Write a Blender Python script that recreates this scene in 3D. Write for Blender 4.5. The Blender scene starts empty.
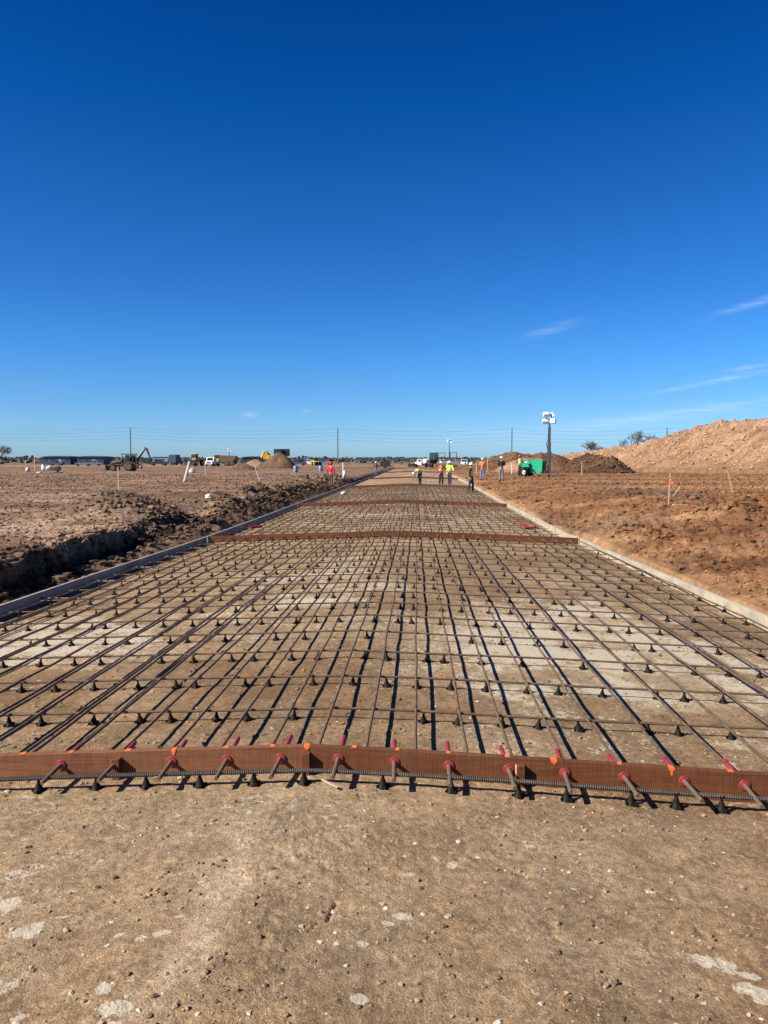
import bpy, bmesh, math, random
import numpy as np
from mathutils import Vector, Matrix
R = math.radians
random.seed(7); rng = np.random.default_rng(11)
S = bpy.context.scene; C = S.collection
# ------------------------------------------------------------------ camera
CAMH = 1.67
YAW, PITCH = R(2.45), R(3.87)
cd = bpy.data.cameras.new('camera'); cam = bpy.data.objects.new('camera', cd); C.objects.link(cam)
cam.location = (0, 0, CAMH); cam.rotation_euler = (R(90) - PITCH, 0, YAW)
cd.sensor_fit = 'VERTICAL'; cd.sensor_height = 36; cd.lens = 36 * 769 / 1024
cd.clip_start = 0.05; cd.clip_end = 20000
S.camera = cam
# ------------------------------------------------------------------ light
SUN_EL = R(37); SUN_AZ = R(27)          # light travels to +X, turned 27 deg towards +Y
ld = Vector((math.cos(SUN_EL) * math.cos(SUN_AZ), math.cos(SUN_EL) * math.sin(SUN_AZ), -math.sin(SUN_EL)))
sd = bpy.data.lights.new('sun', 'SUN'); so = bpy.data.objects.new('sun', sd); C.objects.link(so)
sd.energy = 5.0; sd.angle = R(0.5); sd.color = (1, 0.94, 0.86)
so.rotation_euler = ld.to_track_quat('-Z', 'Y').to_euler()
W = bpy.data.worlds.new('World'); S.world = W; W.use_nodes = True
nt = W.node_tree; nt.nodes.clear()
def wn(t, **k):
    n = nt.nodes.new(t)
    for a, b in k.items(): setattr(n, a, b)
    return n
sky = wn('ShaderNodeTexSky', sky_type='NISHITA', sun_disc=False)
sky.sun_elevation = SUN_EL; sky.sun_rotation = math.atan2(-ld.x, -ld.y)
sky.altitude = 300; sky.air_density = 1.0; sky.dust_density = 0.4; sky.ozone_density = 3.0
bg = wn('ShaderNodeBackground'); out = wn('ShaderNodeOutputWorld'); bg.inputs[1].default_value = 0.0888
tc = wn('ShaderNodeTexCoord'); sep = wn('ShaderNodeSeparateXYZ'); nt.links.new(tc.outputs['Generated'], sep.inputs[0])
# deeper, polarised-looking blue of a dry winter sky, by elevation
grade = wn('ShaderNodeValToRGB'); nt.links.new(sep.outputs['Z'], grade.inputs[0])
GR = [(0.0, (1.0, 1.0, 1.0))]
SKY_GRADE = [(0.0, (0.3443, 0.57, 0.9268)), (0.0194, (0.3376, 0.57, 0.9555)), (0.0707, (0.2449, 0.4873, 0.8289)), (0.1297, (0.1653, 0.4471, 0.8138)), (0.2025, (0.1046, 0.3734, 0.7472)), (0.2965, (0.0635, 0.3176, 0.6769)), (0.4043, (0.0143, 0.2625, 0.6245)), (0.4936, (0.0039, 0.2082, 0.5544)), (0.9, (0.0035, 0.1873, 0.499))]
el = grade.color_ramp.elements
el[0].position = 0; el[0].color = (*SKY_GRADE[0][1], 1); el[1].position = SKY_GRADE[-1][0]; el[1].color = (*SKY_GRADE[-1][1], 1)
for p, c in SKY_GRADE[1:-1]:
    e = el.new(p); e.color = (*c, 1)
mul = wn('ShaderNodeMixRGB', blend_type='MULTIPLY'); mul.inputs[0].default_value = 1
nt.links.new(sky.outputs[0], mul.inputs[1]); nt.links.new(grade.outputs[0], mul.inputs[2])
# thin cirrus wisps: direction -> plane at altitude
def M(op, a, b=None, c=None, clamp=False):
    n = wn('ShaderNodeMath', operation=op, use_clamp=clamp)
    for i, v in enumerate((a, b, c)):
        if v is None: continue
        if isinstance(v, (int, float)): n.inputs[i].default_value = v
        else: nt.links.new(v, n.inputs[i])
    return n.outputs[0]
az = M('ARCTAN2', sep.outputs['X'], sep.outputs['Y'])          # azimuth from +Y to +X
elv = M('ARCSINE', sep.outputs['Z'])
mx = wn('ShaderNodeCombineXYZ'); nt.links.new(az, mx.inputs[0]); nt.links.new(elv, mx.inputs[1])
mpn = wn('ShaderNodeMapping'); nt.links.new(mx.outputs[0], mpn.inputs[0])
mpn.inputs['Rotation'].default_value = (0, 0, R(-13)); mpn.inputs['Scale'].default_value = (14, 170, 1)
nz = wn('ShaderNodeTexNoise'); nt.links.new(mpn.outputs[0], nz.inputs[0]); nz.inputs['Scale'].default_value = 1.3
nz.inputs['Detail'].default_value = 7; nz.inputs['Roughness'].default_value = 0.62; nz.inputs['Distortion'].default_value = 0.6
nzv = M('MULTIPLY_ADD', nz.outputs[0], 3.2, -1.2, True)
def wisp(px, py, lx, ly, slope, amt):
    """soft elongated streak centred at an azimuth / elevation (deg)"""
    da = M('SUBTRACT', az, R(px)); de = M('SUBTRACT', elv, R(py))
    dd = M('MULTIPLY_ADD', da, -slope, de)
    a = M('POWER', M('DIVIDE', da, R(lx)), 2); b = M('POWER', M('DIVIDE', dd, R(ly)), 2)
    g = M('EXPONENT', M('MULTIPLY', M('ADD', a, b), -1))
    return M('MULTIPLY', g, amt)
tot = None
for w in [(9.3, 9.1, 1.9, .28, .22, .28), (23.5, 10.4, 2.6, .24, .24, .55), (20.5, 5.3, 3.4, .17, .17, .7), (23, 6.2, 2.5, .16, .16, .5), (9.9,9.5,1.4,.18,.25,.25),
          (17.5, 3.1, 8.0, .38, .12, .7), (8, 1.9, 9, .7, .04, .25), (-12.3, 3.3, .5, .22, .0, .5), (-8.2, 3.6, .3, .15, .0, .3), (-15, 2.6, .4, .1, 0, .2)]:
    v = wisp(*w); tot = v if tot is None else M('ADD', tot, v)
cf = M('MULTIPLY', tot, M('MULTIPLY_ADD', nzv, 0.75, 0.08), None, True)
cm = wn('ShaderNodeMixRGB'); nt.links.new(cf, cm.inputs[0]); nt.links.new(mul.outputs[0], cm.inputs[1]); cm.inputs[2].default_value = (3.6, 4.6, 6.0, 1)
nt.links.new(cm.outputs[0], bg.inputs[0]); nt.links.new(bg.outputs[0], out.inputs[0])
S.view_settings.view_transform = 'Standard'; S.view_settings.look = 'None'
S.view_settings.exposure = 1.0; S.view_settings.gamma = 1; S.view_settings.use_curve_mapping = False
S.render.engine = 'CYCLES'; S.render.resolution_x = 768; S.render.resolution_y = 1024

# ------------------------------------------------------------------ numpy noise
def _h(ix, iy, seed):
    h = (ix.astype(np.int64) * 374761393 + iy.astype(np.int64) * 668265263 + seed * 974634777) & 0xffffffff
    h = ((h ^ (h >> 13)) * 1274126177) & 0xffffffff
    h = ((h ^ (h >> 15)) * 2246822519) & 0xffffffff
    return ((h ^ (h >> 16)) & 0xffffff) / float(0x1000000)
def pn(x, y, seed=0):
    x0 = np.floor(x); y0 = np.floor(y); fx = x - x0; fy = y - y0
    u = fx * fx * fx * (fx * (fx * 6 - 15) + 10); v = fy * fy * fy * (fy * (fy * 6 - 15) + 10)
    def g(i, j):
        a = _h(x0 + i, y0 + j, seed) * 6.2831853
        return np.cos(a) * (fx - i) + np.sin(a) * (fy - j)
    n0 = g(0, 0) * (1 - u) + g(1, 0) * u; n1 = g(0, 1) * (1 - u) + g(1, 1) * u
    return (n0 * (1 - v) + n1 * v) * 1.5
def fbm(x, y, scale, octv=4, seed=0, gain=.5, rid=False):
    a = 1; s = 0; f = 1 / scale; t = 0
    for o in range(octv):
        n = pn(x * f + 17.3 * o, y * f - 9.1 * o, seed + o)
        if rid: n = 1 - 2 * np.abs(n)
        s = s + a * n; t += a; a *= gain; f *= 2.03
    return s / t
def worley(x, y, scale, seed=0):
    """rounded lumps, 0..1 (1 in the middle of a lump), random height per lump"""
    x = x / scale; y = y / scale; x0 = np.floor(x); y0 = np.floor(y)
    best = np.full(x.shape, 9.0); hh = np.zeros(x.shape)
    for i in (-1, 0, 1):
        for j in (-1, 0, 1):
            cx = x0 + i; cy = y0 + j
            dx = cx + _h(cx, cy, seed) - x; dy = cy + _h(cx, cy, seed + 5) - y
            d = dx * dx + dy * dy; r = _h(cx, cy, seed + 9)
            m = d < best; best = np.where(m, d, best); hh = np.where(m, r, hh)
    return np.clip(1 - best * 1.6, 0, 1) * (0.25 + 0.75 * hh)
def ss(a, b, x):
    t = np.clip((x - a) / (b - a), 0, 1); return t * t * (3 - 2 * t)
def bump2(X, Y, cx, cy, rx, ry):
    return np.exp(-(((X - cx) / rx) ** 2 + ((Y - cy) / ry) ** 2))
CX = -0.52      # crown line of the slab
XL, XR = -4.93, 3.86
def road_z(X, Y):
    X = np.asarray(X, float); Y = np.asarray(Y, float)
    return -0.037 * np.minimum(np.sqrt((X - CX) ** 2 + .01), 4.5) - 0.008 * (np.clip(Y, -2, 16.5) - 4)
def lx_at(Y): return np.interp(Y, [0, 9, 17.6, 30, 100, 180], [-4.93, -4.93, -4.88, -4.9, -5.05, -5.3])
def rx_at(Y): return np.interp(Y, [0, 8, 17.6, 19.4, 30, 70, 180], [3.9, 3.88, 3.73, 3.60, 3.70, 4.1, 4.7])
def ground_parts(X, Y):
    X = np.asarray(X, float); Y = np.asarray(Y, float)
    D = np.hypot(X, Y)
    zr = road_z(X, Y)
    onY = 1 - ss(165, 200, Y)
    u = (lx_at(Y) - .05) - X            # metres left of the left form
    v = X - (rx_at(Y) + .06)            # metres right of the right form
    front = ss(2.5, -4, Y)              # behind the camera everything is flat haul road
    # left field and trench
    fl = np.interp(Y, [0, 10, 50, 110, 250], [.27, .26, .18, .05, 0.0]) + .05 * fbm(X, Y, 6, 3, 3)
    xw = np.interp(Y, [0, 10.4, 13, 16, 20, 26, 60], [.66, .70, .86, .98, 1.0, .7, .5]) + .22 * fbm(X, Y, .9, 5, 21, .65) - .08 + .2*fbm(X*0,Y,4,2,22)
    floor = -.19 + .10 * worley(X, Y, .28, 31) + .12*fbm(X,Y,1.2,2,33)
    floor = floor + ss(15.5, 18, Y) * (1 - ss(28, 34, Y)) * (.10 + .30 * fbm(X, Y, 1.3, 5, 34, .62)) + (1 - ss(15, 17, Y)) * .07 * fbm(X, Y, .8, 5, 35, .65)
    near = -.16 + .0 * u
    inner = near * (1 - ss(.05, .35, u)) + floor * ss(.05, .35, u)
    inner = inner + ss(26, 60, Y) * .18
    wall = ss(0, .16 + .5 * ss(.0, .35, fbm(X * 0, Y, 3.1, 2, 36)) + .5 * ss(15, 19, Y), u - xw)
    lf = inner * (1 - wall) + fl * wall
    edgec = np.exp(-((u - xw - .25) / .35) ** 2)
    # pile beside the trench and the rough berm that follows the form
    pile = .50 * bump2(X, Y, -8.3, 20.8, 1.2, 2.2) + .25 * bump2(X, Y, -7.2, 18.8, .7, 1.2)
    berm = .36 * np.exp(-((u - 2.0 - .4*fbm(X*0,Y,5,2,8)) / .8) ** 2) * ss(22, 27, Y) * (1 - ss(62, 75, Y)) * np.clip(.35 + 2.2 * fbm(X, Y, 2.2, 4, 77), 0, 1.4)
    hollow = -.35 * bump2(X, Y, -6.5, 22.5, .8, 1.6)
    rough = ss(.1, .5, u) * (1 - ss(60, 80, Y)) * np.clip((1 - wall) * .5 + edgec * .8 + np.clip(pile, 0, 1) * 1.6 + np.clip(berm, 0, 1) * 3, 0, 1)
    lump = rough * (1 - .45 * edgec) * (.05 * worley(X, Y, .17, 42) + .04 * worley(X, Y, .09, 47) + .17 * fbm(X, Y, .5, 6, 48, .7))
    zdip = -.42 * bump2(X, Y, -5.9, 53, .9, 3.5)
    fieldn = wall * (1 - ss(60, 140, D)) * (.05 * fbm(X, Y, .6, 5, 44, .65) + .03 * worley(X, Y, .13, 45) + .03 * fbm(X * .6, Y * 2.2, 1.6, 3, 46))
    zl = lf + pile + berm + hollow + lump + fieldn + zdip
    # right bank
    pr = np.interp(Y, [0, 10, 30, 62, 110, 250], [.42, .46, .42, .3, .12, 0.0])
    z0 = -.05 + .0 * v
    bank = z0 + (pr - z0) * ss(0, 4.6, v + .5 * fbm(X, Y, 2.5, 3, 51)) 
    ridge = .17 * np.exp(-((Y - 18.5 - .25 * (X - 7)) / 2.0) ** 2) * ss(2.2, 3.6, v) + .10 * bump2(X, Y, 5.0, 17.0, 1.0, 3.0)
    pit = -.38 * bump2(X, Y, 4.35, 22.3, .55, 1.5) - .2 * bump2(X, Y, 5.0, 24.0, .6, 2.2)
    furrow = .07 * fbm((X - .35 * Y) * 3.0, (Y + .35 * X) * .55, 1.0, 3, 55) * ss(.2, .8, v)
    zrn = ss(.02, .5, v) * (1 - ss(60, 140, D)) * (.12 * fbm(X, Y, .7, 6, 56, .68) + .04 * worley(X, Y, .24, 57) + .03 * worley(X, Y, .15, 58) * (1.0 + 1.6*ss(.08,.16,ridge)) + .09 * (worley(X, Y, .5, 59)) * ss(.05, .15, ridge + np.abs(pit) * .5))
    # haul road rutted beyond the bank
    haul = ss(26, 34, Y) * (1 - ss(52, 75, Y)) * ss(3, 6, v)
    zR = bank + ridge + pit + furrow + zrn * (1 - .6 * haul)
    # compacted road base
    micro = .008 * fbm(X, Y, .3, 4, 61, .55) + .012 * fbm(X, Y, 1.6, 2, 63) + (.011 * ss(-.1, .5, fbm(X, Y, .7, 3, 71)) * fbm(X, Y, .06, 4, 62, .65) + .0025 * fbm(X, Y, .05, 3, 72) + .005 * np.minimum(fbm(X, Y, .13, 4, 64, .6, True) - .1, .3) - .005 * ss(.28, .45, fbm(X, Y, .11, 3, 68)) * ss(-.05, .25, fbm(X, Y, .6, 2, 69))) * (1 - ss(9, 16, D))
    micro = micro * (1 - .55 * ss(4.0, 4.3, Y))
    for (xa, ya, xb, yb, wd, dp) in [(-.30, 2.79, -.32, 2.67, .007, .014), (-.355, 2.645, -.375, 2.60, .005, .01), (-1.25, 2.72, -1.16, 2.9, .004, .006)]:
        dx_, dy_ = xb - xa, yb - ya; tt = np.clip(((X - xa) * dx_ + (Y - ya) * dy_) / (dx_ * dx_ + dy_ * dy_), 0, 1); micro = micro - dp * np.exp(-((np.hypot(X - xa - tt * dx_, Y - ya - tt * dy_) + .004 * np.sin(Y * 260)) / wd) ** 2)
    rut = -.012 * (np.exp(-((X + 1.15 + .05 * np.sin(Y)) / .16) ** 2)) * (1 - ss(3.4, 4.0, Y))
    zroad = zr + (micro + rut)
    wl = ss(0, .06, u) ; wr = ss(0, .06, v)
    z = zroad * (1 - wl) * (1 - wr) + zl * wl + zR * wr
    far = .02 * fbm(X, Y, 9, 3, 65) 
    zfar = far + .10 * np.clip(fbm(X, Y, 40, 2, 66), -.5, 1)
    z = z * onY + zfar * (1 - onY)
    zb = .02 * fbm(X, Y, 1.2, 4, 67) - .05
    offroad = np.maximum(wl, wr)
    z = z * (1 - front * offroad) + zb * front * offroad
    return dict(z=z, uw=u - xw, u=u, v=v, wall=wall, wl=wl * onY, wr=wr * onY, rough=rough, ridge=ridge, haul=haul, pit=pit, D=D, pile=pile, berm=berm)
def gz(x, y): return float(ground_parts(np.array([float(x)]), np.array([float(y)]))['z'][0])
def rz(x, y): return float(road_z(x, y))
def X_at(px, Y):
    """world X of the vertical through picture column px at distance Y (used to survey positions)"""
    cx = (px - 384) / 769; fy = math.cos(PITCH)
    a = cx * math.cos(YAW) - fy * math.sin(YAW); b = cx * math.sin(YAW) + fy * math.cos(YAW)
    return a / b * Y

# ------------------------------------------------------------------ materials
def newmat(name):
    m = bpy.data.materials.new(name); m.use_nodes = True
    return m, m.node_tree, m.node_tree.nodes['Principled BSDF']
def L(t, a, b): t.links.new(a, b)
def mat(name, col, rough=.6, metal=0., var=.15, scale=6., bump=.0, bscale=60., dirt=None, dirt_amt=.35, stretch=None, spec=.4):
    m, t, b = newmat(name)
    tcn = t.nodes.new('ShaderNodeTexCoord'); src = tcn.outputs['Object']
    if stretch:
        mp = t.nodes.new('ShaderNodeMapping'); mp.inputs['Scale'].default_value = stretch; L(t, src, mp.inputs[0]); src = mp.outputs[0]
    n = t.nodes.new('ShaderNodeTexNoise'); n.inputs['Scale'].default_value = scale; n.inputs['Detail'].default_value = 6; n.inputs['Roughness'].default_value = .6; L(t, src, n.inputs[0])
    mr = t.nodes.new('ShaderNodeMapRange'); mr.inputs[1].default_value = .3; mr.inputs[2].default_value = .7; mr.inputs[3].default_value = 1 - var; mr.inputs[4].default_value = 1 + var
    L(t, n.outputs[0], mr.inputs[0])
    mm = t.nodes.new('ShaderNodeMixRGB'); mm.blend_type = 'MULTIPLY'; mm.inputs[0].default_value = 1; mm.inputs[1].default_value = (*[c_ * .86 for c_ in col], 1); L(t, mr.outputs[0], mm.inputs[2])
    c = mm.outputs[0]
    if dirt:
        n2 = t.nodes.new('ShaderNodeTexNoise'); n2.inputs['Scale'].default_value = scale * .6; n2.inputs['Detail'].default_value = 8; n2.inputs['Roughness'].default_value = .7; L(t, tcn.outputs['Object'], n2.inputs[0])
        r2 = t.nodes.new('ShaderNodeMapRange'); r2.inputs[1].default_value = .48; r2.inputs[2].default_value = .66; r2.inputs[3].default_value = 0; r2.inputs[4].default_value = dirt_amt; L(t, n2.outputs[0], r2.inputs[0])
        m2 = t.nodes.new('ShaderNodeMixRGB'); L(t, r2.outputs[0], m2.inputs[0]); L(t, c, m2.inputs[1]); m2.inputs[2].default_value = (*dirt, 1); c = m2.outputs[0]
    L(t, c, b.inputs['Base Color']); b.inputs['Roughness'].default_value = rough; b.inputs['Metallic'].default_value = metal
    b.inputs['Specular IOR Level'].default_value = spec
    if bump:
        n3 = t.nodes.new('ShaderNodeTexNoise'); n3.inputs['Scale'].default_value = bscale; n3.inputs['Detail'].default_value = 5; L(t, src, n3.inputs[0])
        bp = t.nodes.new('ShaderNodeBump'); bp.inputs['Strength'].default_value = bump; bp.inputs['Distance'].default_value = .01; L(t, n3.outputs[0], bp.inputs['Height']); L(t, bp.outputs[0], b.inputs['Normal'])
    return m
DUST = (.36, .25, .16)
MT = dict(
    rebar=mat('rebar_steel', (.10, .064, .038), .8, .0, .4, 14, .2, 200, (.22, .12, .06), .5),
    ribbed=mat('ribbed_steel', (.05, .04, .032), .6, .1, .35, 14, dirt=(.14, .10, .07), dirt_amt=.3),
    dowel=mat('dowel_steel', (.11, .08, .052), .6, .05, .25, 12, dirt=(.2, .12, .07), dirt_amt=.4),
    tie=mat('tie_bar_steel', (.26, .22, .18), .5, .3, .2, 12),
    black=mat('black_plastic', (.010, .008, .006), .6, 0, .3, 20, spec=.12),
    red=mat('red_plastic', (.27, .016, .026), .55, 0, .2, 15, dirt=DUST, dirt_amt=.15),
    orange=mat('orange_paint', (.95, .17, .03), .6, 0, .1, 30),
    lath=mat('pale_lath_wood', (.55, .42, .28), .8, 0, .15, 8, stretch=(1, 1, .2)),
    lathr=mat('red_brown_lath_wood', (.30, .13, .08), .8, 0, .15, 8),
    white=mat('white_paint', (.78, .77, .74), .5, 0, .06, 5, dirt=DUST, dirt_amt=.25),
    whited=mat('dusty_white_paint', (.42, .41, .39), .5, 0, .06, 5, dirt=DUST, dirt_amt=.4),
    whitep=mat('white_plastic', (.68, .66, .62), .4, 0, .05, 5),
    yellow=mat('yellow_machine_paint', (.62, .38, .04), .45, 0, .1, 4, dirt=DUST, dirt_amt=.55),
    brownm=mat('muddy_machine_paint', (.13, .08, .035), .7, 0, .3, 3, dirt=(.12, .085, .055), dirt_amt=.7),
    tyre=mat('tyre_rubber', (.03, .028, .026), .8, 0, .2, 5, dirt=(.16, .11, .07), dirt_amt=.5),
    dark=mat('dark_metal', (.035, .036, .038), .5, .2, .2, 5, dirt=(.12, .09, .06), dirt_amt=.3),
    glass=mat('dark_glass', (.02, .028, .035), .08, 0, .1, 3, spec=.8),
    chrome=mat('bare_metal', (.5, .5, .5), .35, .8, .1, 5),
    green=mat('green_enamel', (.012, .33, .17), .35, 0, .06, 4, dirt=DUST, dirt_amt=.12),
    lamp=mat('lamp_glass', (.8, .82, .85), .15, 0, .05, 5, spec=.8),
    bluew=mat('blue_grey_wall', (.16, .22, .31), .6, 0, .08, 2, stretch=(6, 6, .2)),
    navy=mat('navy_cladding', (.035, .055, .085), .6, 0, .1, 2),
    roofd=mat('dark_roof', (.03, .036, .045), .6, 0, .1, 2),
    barrel=mat('blue_barrel', (.16, .26, .40), .5, 0, .1, 6),
    pole=mat('weathered_pole', (.13, .115, .10), .85, 0, .15, 3),
    wire=mat('cable', (.05, .05, .055), .7, 0, .05, 3),
    bark=mat('bare_branches', (.14, .105, .08), .9, 0, .2, 3),
    skin=mat('skin', (.32, .17, .11), .55, 0, .05, 9),
    hair=mat('dark_hair', (.02, .015, .012), .7, 0, .2, 30),
    denim=mat('blue_denim', (.13, .19, .30), .85, 0, .15, 20),
    denimd=mat('dark_denim', (.035, .042, .065), .85, 0, .15, 20),
    greyc=mat('grey_cloth', (.17, .18, .20), .85, 0, .12, 20),
    blackc=mat('black_cloth', (.018, .018, .021), .85, 0, .12, 20),
    brownc=mat('brown_cloth', (.11, .07, .05), .85, 0, .12, 20),
    redc=mat('red_cloth', (.66, .02, .035), .8, 0, .1, 18),
    orangec=mat('orange_hi_vis', (1.0, .20, .03), .7, 0, .08, 18),
    yelc=mat('yellow_hi_vis', (.68, .92, .07), .7, 0, .08, 18),
    greenc=mat('green_hi_vis', (.32, .62, .10), .7, 0, .08, 18),
    maroon=mat('red_brown_cloth', (.35, .08, .05), .7, 0, .08, 18),
    silver=mat('reflective_tape', (.7, .7, .66), .3, .2, .05, 10),
    boot=mat('work_boot', (.10, .06, .035), .8, 0, .2, 12),
)
def wood_mat(name, col, col2, dirt, plank=(1, 12, 12)):
    m, t, b = newmat(name); tcn = t.nodes.new('ShaderNodeTexCoord')
    mp = t.nodes.new('ShaderNodeMapping'); mp.inputs['Scale'].default_value = (.9, 9, 22); L(t, tcn.outputs['Object'], mp.inputs[0])
    n = t.nodes.new('ShaderNodeTexNoise'); n.inputs['Scale'].default_value = 2.2; n.inputs['Detail'].default_value = 9; n.inputs['Roughness'].default_value = .65; n.inputs['Distortion'].default_value = 1.2; L(t, mp.outputs[0], n.inputs[0])
    cr = t.nodes.new('ShaderNodeValToRGB'); cr.color_ramp.elements[0].position = .32; cr.color_ramp.elements[0].color = (*col2, 1); cr.color_ramp.elements[1].position = .68; cr.color_ramp.elements[1].color = (*col, 1); L(t, n.outputs[0], cr.inputs[0])
    n2 = t.nodes.new('ShaderNodeTexNoise'); n2.inputs['Scale'].default_value = 3.5; n2.inputs['Detail'].default_value = 10; n2.inputs['Roughness'].default_value = .7; L(t, tcn.outputs['Object'], n2.inputs[0])
    r2 = t.nodes.new('ShaderNodeMapRange'); r2.inputs[1].default_value = .45; r2.inputs[2].default_value = .7; r2.inputs[4].default_value = .55; L(t, n2.outputs[0], r2.inputs[0])
    m2 = t.nodes.new('ShaderNodeMixRGB'); L(t, r2.outputs[0], m2.inputs[0]); L(t, cr.outputs[0], m2.inputs[1]); m2.inputs[2].default_value = (*dirt, 1)
    # saw marks
    w = t.nodes.new('ShaderNodeTexNoise'); w.inputs['Scale'].default_value = 1; w.inputs['Detail'].default_value = 3
    mw = t.nodes.new('ShaderNodeMapping'); mw.inputs['Scale'].default_value = (160, 2, 6); L(t, tcn.outputs['Object'], mw.inputs[0]); L(t, mw.outputs[0], w.inputs[0])
    r3 = t.nodes.new('ShaderNodeMapRange'); r3.inputs[1].default_value = .3; r3.inputs[2].default_value = .7; r3.inputs[3].default_value = .72; r3.inputs[4].default_value = 1.18; L(t, w.outputs[0], r3.inputs[0])
    m3 = t.nodes.new('ShaderNodeMixRGB'); m3.blend_type = 'MULTIPLY'; m3.inputs[0].default_value = 1; L(t, m2.outputs[0], m3.inputs[1]); L(t, r3.outputs[0], m3.inputs[2])
    # small dark stains
    v = t.nodes.new('ShaderNodeTexNoise'); v.inputs['Scale'].default_value = 11; v.inputs['Detail'].default_value = 3; L(t, tcn.outputs['Object'], v.inputs[0])
    r4 = t.nodes.new('ShaderNodeMapRange'); r4.inputs[1].default_value = .70; r4.inputs[2].default_value = .74; r4.inputs[4].default_value = .6; L(t, v.outputs[0], r4.inputs[0])
    m4 = t.nodes.new('ShaderNodeMixRGB'); L(t, r4.outputs[0], m4.inputs[0]); L(t, m3.outputs[0], m4.inputs[1]); m4.inputs[2].default_value = (.05, .03, .02, 1)
    L(t, m4.outputs[0], b.inputs['Base Color']); b.inputs['Roughness'].default_value = .75; b.inputs['Specular IOR Level'].default_value = .25
    bp = t.nodes.new('ShaderNodeBump'); bp.inputs['Strength'].default_value = .5; bp.inputs['Distance'].default_value = .003; L(t, n.outputs[0], bp.inputs['Height']); L(t, bp.outputs[0], b.inputs['Normal'])
    return m
MT['form'] = wood_mat('red_brown_form_wood', (.155, .052, .018), (.080, .025, .009), (.14, .068, .03))
MT['formwarm'] = wood_mat('orange_brown_form_wood', (.225, .088, .036), (.12, .042, .018), (.20, .10, .05))
MT['formside'] = wood_mat('pale_form_wood', (.38, .33, .24), (.30, .26, .19), (.40, .31, .20))
MT['formgrey'] = wood_mat('grey_form_wood', (.36, .30, .24), (.24, .20, .16), (.38, .30, .22))

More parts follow.
